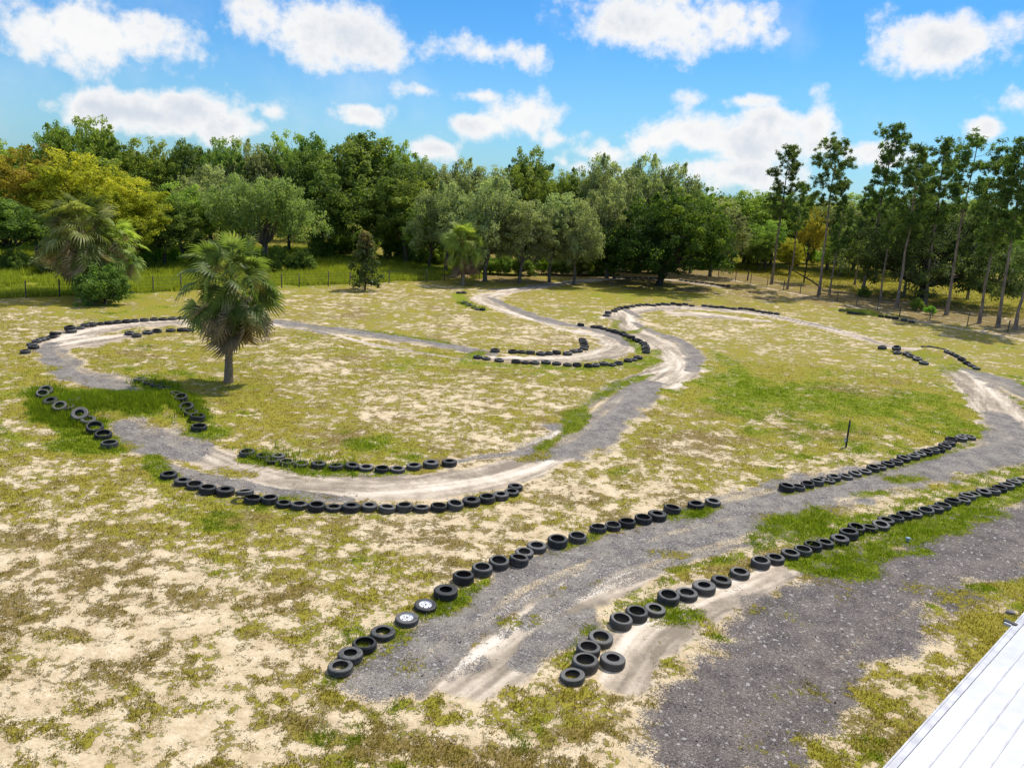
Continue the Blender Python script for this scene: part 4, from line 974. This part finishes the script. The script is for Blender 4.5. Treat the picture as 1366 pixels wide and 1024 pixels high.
def palm(name, B, H, R, label, seed, lean=(0, 0), nl=64, greenmat='palm_green', trunk_r=.17, deadn=26, low=1.0, boots=0.0):
    r = np.random.default_rng(seed)
    e = empty(name, B)
    cz = H-R*.80
    zs = np.linspace(-.1, cz, 16); zq = np.clip(zs, 0, None)/cz; lx = lean[0]*zq**1.3; ly = lean[1]*zq**1.3
    P = np.stack([lx, ly, zs], -1); rad = np.interp(zs, [0, .3, 1.2, cz*.7, cz], [1.45, 1.15, .95, 1.0, 1.25])*trunk_r*r.uniform(.97, 1.04, 16)
    mb = MB(); mb.tube(P, rad, 14)
    for k in range(40):  # leaf scars and boots near the crown
        z = r.uniform(cz*.72, cz+.1); a = r.uniform(0, 2*PI); c = np.array([np.interp(z, zs, lx), np.interp(z, zs, ly), z]); d = np.array([math.cos(a), math.sin(a), 0])
        mb.tube([c+d*trunk_r*.8, c+d*trunk_r*1.9+np.array([0, 0, .22])], [.045, .02], 4)
    link('trunk', mb.build(name+'_trunk', M['bark_palm'], smooth=True), e)
    top = np.array([lean[0], lean[1], cz])
    def crown(n, e0, e1, L0, matn, nm, tm, dr0, dr1, power=1.0):
        Vs, Fs, ts = [], [], []; k0 = 0
        for k in range(n):
            f = ((k+.5)/n)**power; el = e0+(e1-e0)*f; az = k*2.39996+r.normal(0, .2)
            L = L0*r.uniform(.85, 1.12); dr = dr0+(dr1-dr0)*f
            V, F = fan_leaf(r, L, dr, cup=r.uniform(.1, .5))
            L *= r.uniform(.8, 1.15); tw = r.normal(0, .8); c, s_ = math.cos(tw), math.sin(tw)
            V = V@np.array([[1, 0, 0], [0, c, -s_], [0, s_, c]]).T
            c, s_ = math.cos(el), math.sin(el)
            V = V@np.array([[c, 0, -s_], [0, 1, 0], [s_, 0, c]]).T
            # gravity bend by radial distance
            c, s_ = math.cos(az), math.sin(az)
            V = V@np.array([[c, -s_, 0], [s_, c, 0], [0, 0, 1]]).T
            d = np.linalg.norm(V[:, :2], axis=1); V[:, 2] -= .10*dr*d*d/R
            V = V+top+np.array([0, 0, .25*R*math.sin(el)*.5])
            Vs.append(V); Fs.append(F+k0); k0 += len(V)
            ts.append(np.clip(np.full(len(V), tm+r.normal(0, .22))+np.repeat(r.normal(0, .16, len(V)//2+1), 2)[:len(V)], 0, 1))
        me = mesh_np(name+'_'+nm, np.concatenate(Vs), 4, np.concatenate(Fs), [M[matn]], {'tint': np.concatenate(ts)})
        return link(nm, me, e)
    crown(nl, 1.5, -.95*low, R*.47, greenmat, 'crown', .40, .35, 1.5, .85)
    if deadn:
        crown(int(deadn*1.9), -.55, -1.35, R*.52, 'palm_dead', 'dead_fronds', .45, 1.0, 1.4)
    # flower stalks
    C = []; rd = []
    for k in range(26):
        a = r.uniform(0, 2*PI); L = R*r.uniform(.3, .6)
        C.append(top+np.array([math.cos(a)*L, math.sin(a)*L, R*r.uniform(-.1, .3)])); rd.append(R*r.uniform(.12, .22))
    V, t = leaf_quads(np.array(C), np.array(rd), 150, .07, seed+9, None, up=.1, shell=.7, aspect=.3)
    link('flower_stalks', mesh_np(name+'_flowers', V, 4, np.arange(len(V)), [M['palm_flower']], {'tint': t}), e)
    tag(e, label, 'palm tree', 'sabal palms in the field')
    return e
B = at(305, 510); T = atY(310, 318, B[1]); R1 = 70*depth((B+T)/2)/FPX
palm('fan_palm', B, T[2]-.1, R1, 'fan palm with full round crown standing alone inside the loop', 3, lean=(.25, 0), trunk_r=.22, nl=78, deadn=34)
B2 = at(128, 398); T = atY(108, 262, B2[1]); R2 = 57*depth(B2)/FPX
palm('fan_palm', B2, T[2], R2, 'large shaggy yellowish palm rising left out of a round bush', 5, lean=(-1.1, .2), greenmat='palm_green', trunk_r=.22, deadn=24, nl=74)
B3 = at(150, 394); T = atY(162, 296, B3[1]); R3 = 42*depth(B3)/FPX
palm('fan_palm', B3, T[2], R3, 'smaller palm with hanging brown fronds just right of the shaggy palm', 6, lean=(.4, .2), greenmat='palm_bright', trunk_r=.17, deadn=20, nl=54)
B4 = at(617, 380); T = atY(619, 300, B4[1]); R4 = 33*depth(B4)/FPX
palm('fan_palm', B4, T[2], R4, 'small dense palm with round yellowish head beside the fence end', 8, greenmat='palm_bright', trunk_r=.22, nl=110, deadn=14, low=.9)
B5 = at(129, 409)
T5 = atY(129, 362, B5[1])
put_tree('u', B5[0], B5[1]+1.4, T5[2]*1.15, 34*depth(B5)/FPX, 'leaves_dark', 'bush', 'dense round dark green bush at the foot of the two left palms', 'bush')

# ------------------------------------------------------------------ fences, post, small things
M['wood_post'] = plainmat('wood_post', (.06, .05, .04), (.14, .12, .10), 6, .9, .1, .5, .02, (1, 1, .2))
M['wire'] = plainmat('wire', (.05, .05, .045), (.10, .10, .09), 4, .8, .2, .1)
M['black_metal'] = plainmat('black_metal', (.012, .012, .012), (.03, .028, .025), 6, .5, .4, .2)
M['white_metal'] = plainmat('white_metal', (.56, .56, .565), (.74, .75, .76), .9, .35, .5, .05, .01)
M['trim_white'] = plainmat('trim_white', (.42, .42, .45), (.62, .62, .65), 3, .45, .4, .1, .01)
M['wall_paint'] = plainmat('wall_paint', (.55, .52, .46), (.62, .59, .53), 3, .8, .2, .2, .01)
M['blue_cap'] = plainmat('blue_cap', (.16, .28, .34), (.25, .38, .42), 6, .4, .4, .1)
M['stone'] = plainmat('stone', (.16, .15, .17), (.30, .28, .31), 9, .9, .1, .5, .02)
M['glass_dark'] = plainmat('glass_dark', (.02, .025, .03), (.04, .045, .05), 3, .15, .6, 0)
def fence(name, pts, posts, ph, label, nw=5, pr=.055):
    W = np.array([at(a, b) for a, b in pts]); e = empty(name, W[0]); org = W[0]
    for k in range(nw):
        z = .12+(ph-.25)*k/(nw-1); mb = MB()
        mb.tube([w-org+np.array([0, 0, z]) for w in W], [.009]*len(W), 4); link('wire', mb.build(name+'_wire', M['wire']), e)
    mb = MB()
    for a, b in zip(W[:-1], W[1:]):   # woven mesh verticals
        L = np.linalg.norm(b-a); n = int(L/.9)
        for q in range(n):
            p = a+(b-a)*q/n-org; mb.tube([p+[0, 0, .05], p+[0, 0, ph-.15]], [.004, .004], 3)
    link('wire_mesh', mb.build(name+'_mesh', M['wire']), e)
    for (a, b) in posts:
        p = at(a, b)-org; mb = MB(); h = ph*random.uniform(.92, 1.12); l1, l2 = random.gauss(0, .03), random.gauss(0, .03)
        mb.tube([p+[0, 0, -.2], p+[l1, l2, h], p+[l1, l2, h+.004]], [pr*random.uniform(.8, 1.2)]*2+[.004], 8)
        link('post', mb.build(name+'_post', M['wood_post'], smooth=True), e)
    return tag(e, label, 'fence')
def lerp_pts(pts, xs):
    out = []
    for x in xs: out.append((x, float(np.interp(x, [p[0] for p in pts], [p[1] for p in pts]))))
    return out
LF = [(-60, 402), (0, 399.5), (34.6, 397.8), (79.7, 395.5), (165, 392), (204, 390), (241, 387.5), (376, 384), (438, 381.5), (519, 378), (592, 374.5), (640, 372.5)]
fence('wire_fence', LF, lerp_pts(LF, [-10, 34.6, 79.7, 122, 165, 204.4, 241.6, 285, 330, 376, 399, 438, 466.5, 519, 569, 592.5, 640]), 1.45, 'long wire fence with dark posts between the left lawn and tall grass')
RF = [(958, 369), (981, 374.5), (1001, 378.5), (1023, 383), (1045, 387), (1067, 391.5), (1115, 402), (1200, 421), (1344, 443), (1400, 452)]
fence('wire_fence', RF, lerp_pts(RF, [958, 981, 1001, 1023, 1045, 1067, 1091, 1116, 1142, 1170, 1200, 1240, 1290, 1344, 1385]), 1.35, 'wire fence with weathered posts running under the pines at right')
# short gate posts
p = at(997, 374.5); mb = MB(); mb.tube([(0, 0, -.1), (0, 0, 1.5), (0, 0, 1.504)], [.11, .10, .01], 8)
tag(link('gate_post', mb.build('gate_post', M['wood_post'], smooth=True), None, p), 'thick short dark post standing behind the left end of the right fence', 'post')
# black post in the oval
p = at(1128.5, 596); T = atY(1134, 560.5, p[1]); d = T-p
e = empty('metal_post', p); mb = MB(); mb.tube([(0, 0, -.1), (d[0]*.5, 0, d[2]*.5), (d[0], 0, d[2]), (d[0], 0, d[2]+.004)], [.048, .046, .044, .005], 10)
link('shaft', mb.build('post_shaft', M['black_metal'], smooth=True), e)
mb = MB(); mb.box((-.10, -.03, d[2]*.27), (.10, .02, .22)); mb.box((-.06, -.03, d[2]*.30), (.10, .02, .03)); link('tag', mb.build('post_tag', M['trim_white']), e)
tag(e, 'thin leaning black post with a small pale tag low on its side', 'post')
# blue-grey cap of a pipe
p = at(1210.5, 722); e = empty('pipe_stub', p)
mb = MB(); mb.lathe([(.045, -.05), (.045, .10)], seg=14); link('pipe', mb.build('pipe', M['trim_white'], smooth=True), e)
mb = MB(); mb.lathe([(.085, .10), (.10, .12), (.095, .15), (.05, .175), (.002, .18)], seg=16); link('cap', mb.build('pipe_cap', M['blue_cap'], smooth=True), e)
tag(e, 'small pale blue capped pipe in the green grass by the right gravel road', 'pipe')
# stone
p = at(1347.5, 818); bm = bmesh.new(); bmesh.ops.create_icosphere(bm, subdivisions=2, radius=.13)
for v in bm.verts: v.co = Vector((v.co.x*1.2, v.co.y*.75, v.co.z*.6))*(1+random.uniform(-.12, .12))
me = bpy.data.meshes.new('stone'); bm.to_mesh(me); bm.free(); me.materials.append(M['stone'])
tag(link('stone', me, None, p+np.array([0, 0, .04])), 'small purple grey stone lying on the grass beside the white roof', 'stone')
# fallen limb leaning on pine
a = at(1096, 384); b = atY(1057, 360, at(1062, 378)[1]); mb = MB(); d = b-a
mb.tube([(0, 0, 0), d*.33+[0, 0, .12], d*.66+[0, 0, .05], d], [.13, .12, .10, .07], 8); mb.tube([d*.5+[0, 0, .1], d*.55+[.6, .2, .7]], [.05, .02], 5)
tag(link('fallen_branch', mb.build('fallen_branch', M['bark_dark'], smooth=True), None, a), 'dark broken limb slanting down among the left pines', 'branch')

# ------------------------------------------------------------------ building corner with white metal roof
def building():
    zr = 4.2
    A = at(1311, 895, zr); Bp = at(1366, 832.5, zr)
    A = np.array([A[0], A[1], zr]); Bp = np.array([Bp[0], Bp[1], zr])
    u = (Bp-A); L = np.linalg.norm(u); u /= L; n = np.array([u[1], -u[0], 0])   # n points to the building side
    S0 = A-u*9.0; Lt = 17.0; Wd = 9.0
    ang = math.atan2(u[1], u[0]); rise = .10
    e = empty('white_roof_building', (S0[0], S0[1], 0)); e.rotation_euler = (0, 0, ang)
    # local frame: x along edge, y = left of edge; building lies on -y
    mb = MB(); t_ = .05
    for s_ in (0,):
        V = [(0, 0, zr), (Lt, 0, zr), (Lt, -Wd, zr+Wd*rise), (0, -Wd, zr+Wd*rise), (0, 0, zr-t_), (Lt, 0, zr-t_), (Lt, -Wd, zr+Wd*rise-t_), (0, -Wd, zr+Wd*rise-t_)]
        mb.add(V, [[0, 3, 2, 1], [4, 5, 6, 7], [0, 1, 5, 4], [1, 2, 6, 5], [2, 3, 7, 6], [3, 0, 4, 7]])
    roof = link('roof', mb.build('roof', M['white_metal']), e)
    for k in range(1, 29):
        y = -k*.305; mb = MB(); z = zr-y*rise
        mb.box((Lt/2, y, z+.012), (Lt-.02, .022, .022)); link('roof_seam', mb.build('roof_seam', M['trim_white']), roof)
    mb = MB(); mb.box((Lt/2, .055, zr-.045), (Lt+.1, .10, .14)); mb.box((Lt/2, .125, zr-.02), (Lt+.1, .03, .09)); link('gutter', mb.build('gutter', M['trim_white']), e)
    mb = MB(); mb.box((Lt/2, -.45, (zr-.1)/2), (Lt-.8, .16, zr-.12)); mb.box((.5, -Wd/2, (zr-.1)/2), (.16, Wd-1.2, zr-.14)); mb.box((Lt-.5, -Wd/2, (zr-.1)/2), (.16, Wd-1.2, zr-.14)); mb.box((Lt/2, -Wd+.5, (zr+.4)/2), (Lt-.8, .16, zr+.3))
    wall = link('wall', mb.build('wall', M['wall_paint']), e)
    tag(e, 'corner of a building with a bright white metal roof at the bottom right', 'building')
    # lamp on the gutter
    P = at(1352, 836, zr)
    lx = (P-S0)@u; dx = .0
    f = link('lamp_arm', None)
    bpy.data.objects.remove(f)
    mb = MB(); mb.box((lx+.02, .20, zr+.0), (.05, .16, .05)); br = link('bracket', mb.build('lamp_bracket', M['trim_white']), None)
    lamp = empty('flood_lamp', (S0[0], S0[1], 0)); lamp.rotation_euler = (0, 0, ang)
    br.parent = lamp
    E0 = at(1339.5, 828, zr); v = (E0-S0); ex, ey = v@u, v@np.array([-u[1], u[0], 0]); S1 = at(1356, 835.5, zr); v = S1-S0; sx, sy = v@u, v@np.array([-u[1], u[0], 0])
    c = np.array([(ex+sx)/2, (ey+sy)/2, zr+.02]); Ld = math.hypot(ex-sx, ey-sy); an = math.atan2(ey-sy, ex-sx); Rz = [[math.cos(an), -math.sin(an), 0], [math.sin(an), math.cos(an), 0], [0, 0, 1]]
    mb = MB(); mb.box(c, (Ld, .085, .05), Rz); mb.box(c+np.array([0, 0, -.035]), (Ld*.9, .07, .02), Rz); link('housing', mb.build('lamp_housing', M['black_metal']), lamp)
    tag(lamp, 'flat dark lamp head on a white bracket sticking out from the roof edge', 'lamp')
building()

# ------------------------------------------------------------------ light and sky
SUN_AZ, SUN_EL = math.radians(42), math.radians(57)     # azimuth measured from +Y toward +X
sd = Vector((math.sin(SUN_AZ)*math.cos(SUN_EL), math.cos(SUN_AZ)*math.cos(SUN_EL), math.sin(SUN_EL)))
sl = bpy.data.lights.new('sun', 'SUN'); sl.energy = 4.8; sl.angle = math.radians(.8); sl.color = (1, .94, .84)
so = bpy.data.objects.new('sun', sl); COL.objects.link(so); so.rotation_euler = sd.to_track_quat('Z', 'Y').to_euler(); so.location = (30, 30, 60)
w = bpy.data.worlds.new('World'); S.world = w; w.use_nodes = True; nt = w.node_tree
for n in list(nt.nodes): nt.nodes.remove(n)
b = NB(nt)
sky = b.n('ShaderNodeTexSky'); sky.sky_type = 'NISHITA'; sky.sun_disc = False; sky.sun_elevation = SUN_EL; sky.sun_rotation = SUN_AZ; sky.ozone_density = 2.5; sky.air_density = 1.0; sky.dust_density = .3
skyc = b.mix(1.0, sky.outputs[0], (.36, .88, 1.35), blend='MULTIPLY')
geo = b.n('ShaderNodeTexCoord').outputs['Generated']
sep = b.n('ShaderNodeSeparateXYZ'); b.l(geo, sep.inputs[0])
az = b.math('ARCTAN2', sep.outputs[0], sep.outputs[1]); el = b.math('ARCSINE', sep.outputs[2])
CL = [(190,150,110,24,1.0),(120,140,60,16,.8),(255,150,70,24,1.0),(300,172,42,20,1.0),(364,152,16,16,.45),(345,170,20,10,.5),(483,153,42,17,1.0),(470,160,24,12,.8),(695,155,52,28,1.0),(650,168,42,16,1.0),(580,200,28,14,1.0),(740,186,40,14,.6),
      (870,188,48,26,1.0),(925,180,66,28,1.0),(1000,190,80,34,1.0),(1040,160,60,20,.9),(1093,168,34,34,1.0),(980,232,120,24,.8),(800,205,60,14,.7),(1165,206,60,14,.7),(1310,171,28,13,1.0),(780,222,60,16,.7),
      (640,128,50,10,.6),(560,120,40,8,.4),(990,135,70,10,.6),(1366,130,50,16,.5),(70,140,30,12,.6),(420,40,120,40,.9),(900,30,160,36,.9),(1250,60,110,30,.9),(130,50,120,40,.9),(650,70,100,20,.6)]
comb = b.n('ShaderNodeCombineXYZ'); b.l(az, comb.inputs[0]); b.l(el, comb.inputs[1])
nz = b.noise(comb.outputs[0], 13, 8, .6); nz2 = b.noise(comb.outputs[0], 5.5, 4, .5)
def blobmask(dx, dy):
    acc = None
    for cx, cy, rx, ry, s_ in CL:
        d = ray(cx, cy); d = d/np.linalg.norm(d); a0 = math.atan2(d[0], d[1]); e0 = math.asin(d[2])
        d1 = ray(cx+rx, cy+rx*.067); d1 /= np.linalg.norm(d1); ra = abs(math.atan2(d1[0], d1[1])-a0)
        re_ = ry/FPX
        mp = b.n('ShaderNodeMapping'); b.l(comb.outputs[0], mp.inputs[0]); mp.inputs['Location'].default_value = (-(a0+dx)/ra, -(e0+dy)/re_, 0); mp.inputs['Scale'].default_value = (1/ra, 1/re_, 0)
        ln = b.n('ShaderNodeVectorMath', operation='LENGTH'); b.l(mp.outputs[0], ln.inputs[0])
        v = b.math('MULTIPLY', b.math('SUBTRACT', 1.25, ln.outputs['Value']), s_)
        acc = v if acc is None else b.math('SMOOTH_MAX', acc, v, .25)
    return acc
mk = b.math('ADD', blobmask(0, 0), b.math('MULTIPLY_ADD', nz, 3.0, -1.5))
mk = b.math('ADD', mk, b.math('MULTIPLY_ADD', nz2, .8, -.4))
high = b.math('MULTIPLY', b.sm(el, .55, .85), b.math('MULTIPLY_ADD', b.sm(nz2, .35, .6), .3, .5))  # unseen cloud cover overhead, added as neutral fill light
mk = b.math('ADD', mk, b.math('MULTIPLY_ADD', b.noise(comb.outputs[0], 55, 5, .6), .9, -.45))
dens = b.math('MAXIMUM', b.sm(mk, .02, .75), high)
core = b.sm(mk, .35, 1.5)
wisp = b.math('MULTIPLY', b.sm(b.noise(comb.outputs[0], 4, 6, .6), .5, .8), .35)
shade = b.sm(b.math('ADD', nz2, b.math('MULTIPLY_ADD', nz, .9, -.45)), .35, .7)
cc = b.mix(b.math('MULTIPLY', core, shade), (1.0, 1.0, 1.0), (.70, .76, .85))
haze_el = b.math('MULTIPLY', b.math('SUBTRACT', 1.0, b.sm(el, -.02, .20)), .38)
skyc = b.mix(haze_el, skyc, (5.6, 7.6, 9.2))
bg1 = b.n('ShaderNodeBackground'); b.l(skyc, bg1.inputs[0]); bg1.inputs[1].default_value = .11
bg2 = b.n('ShaderNodeBackground'); b.l(cc, bg2.inputs[0]); bg2.inputs[1].default_value = 1.05
ms = b.n('ShaderNodeMixShader'); b.l(b.math('MAXIMUM', dens, wisp), ms.inputs[0]); b.l(bg1.outputs[0], ms.inputs[1]); b.l(bg2.outputs[0], ms.inputs[2])
wo = b.n('ShaderNodeOutputWorld'); b.l(ms.outputs[0], wo.inputs[0])

S.view_settings.view_transform = 'Standard'; S.view_settings.look = 'None'; S.view_settings.exposure = -.13; S.view_settings.gamma = 1
S.cycles.max_bounces = 6; S.cycles.diffuse_bounces = 3; S.cycles.transmission_bounces = 3; S.cycles.glossy_bounces = 2
S.render.resolution_x = 1024; S.render.resolution_y = 767
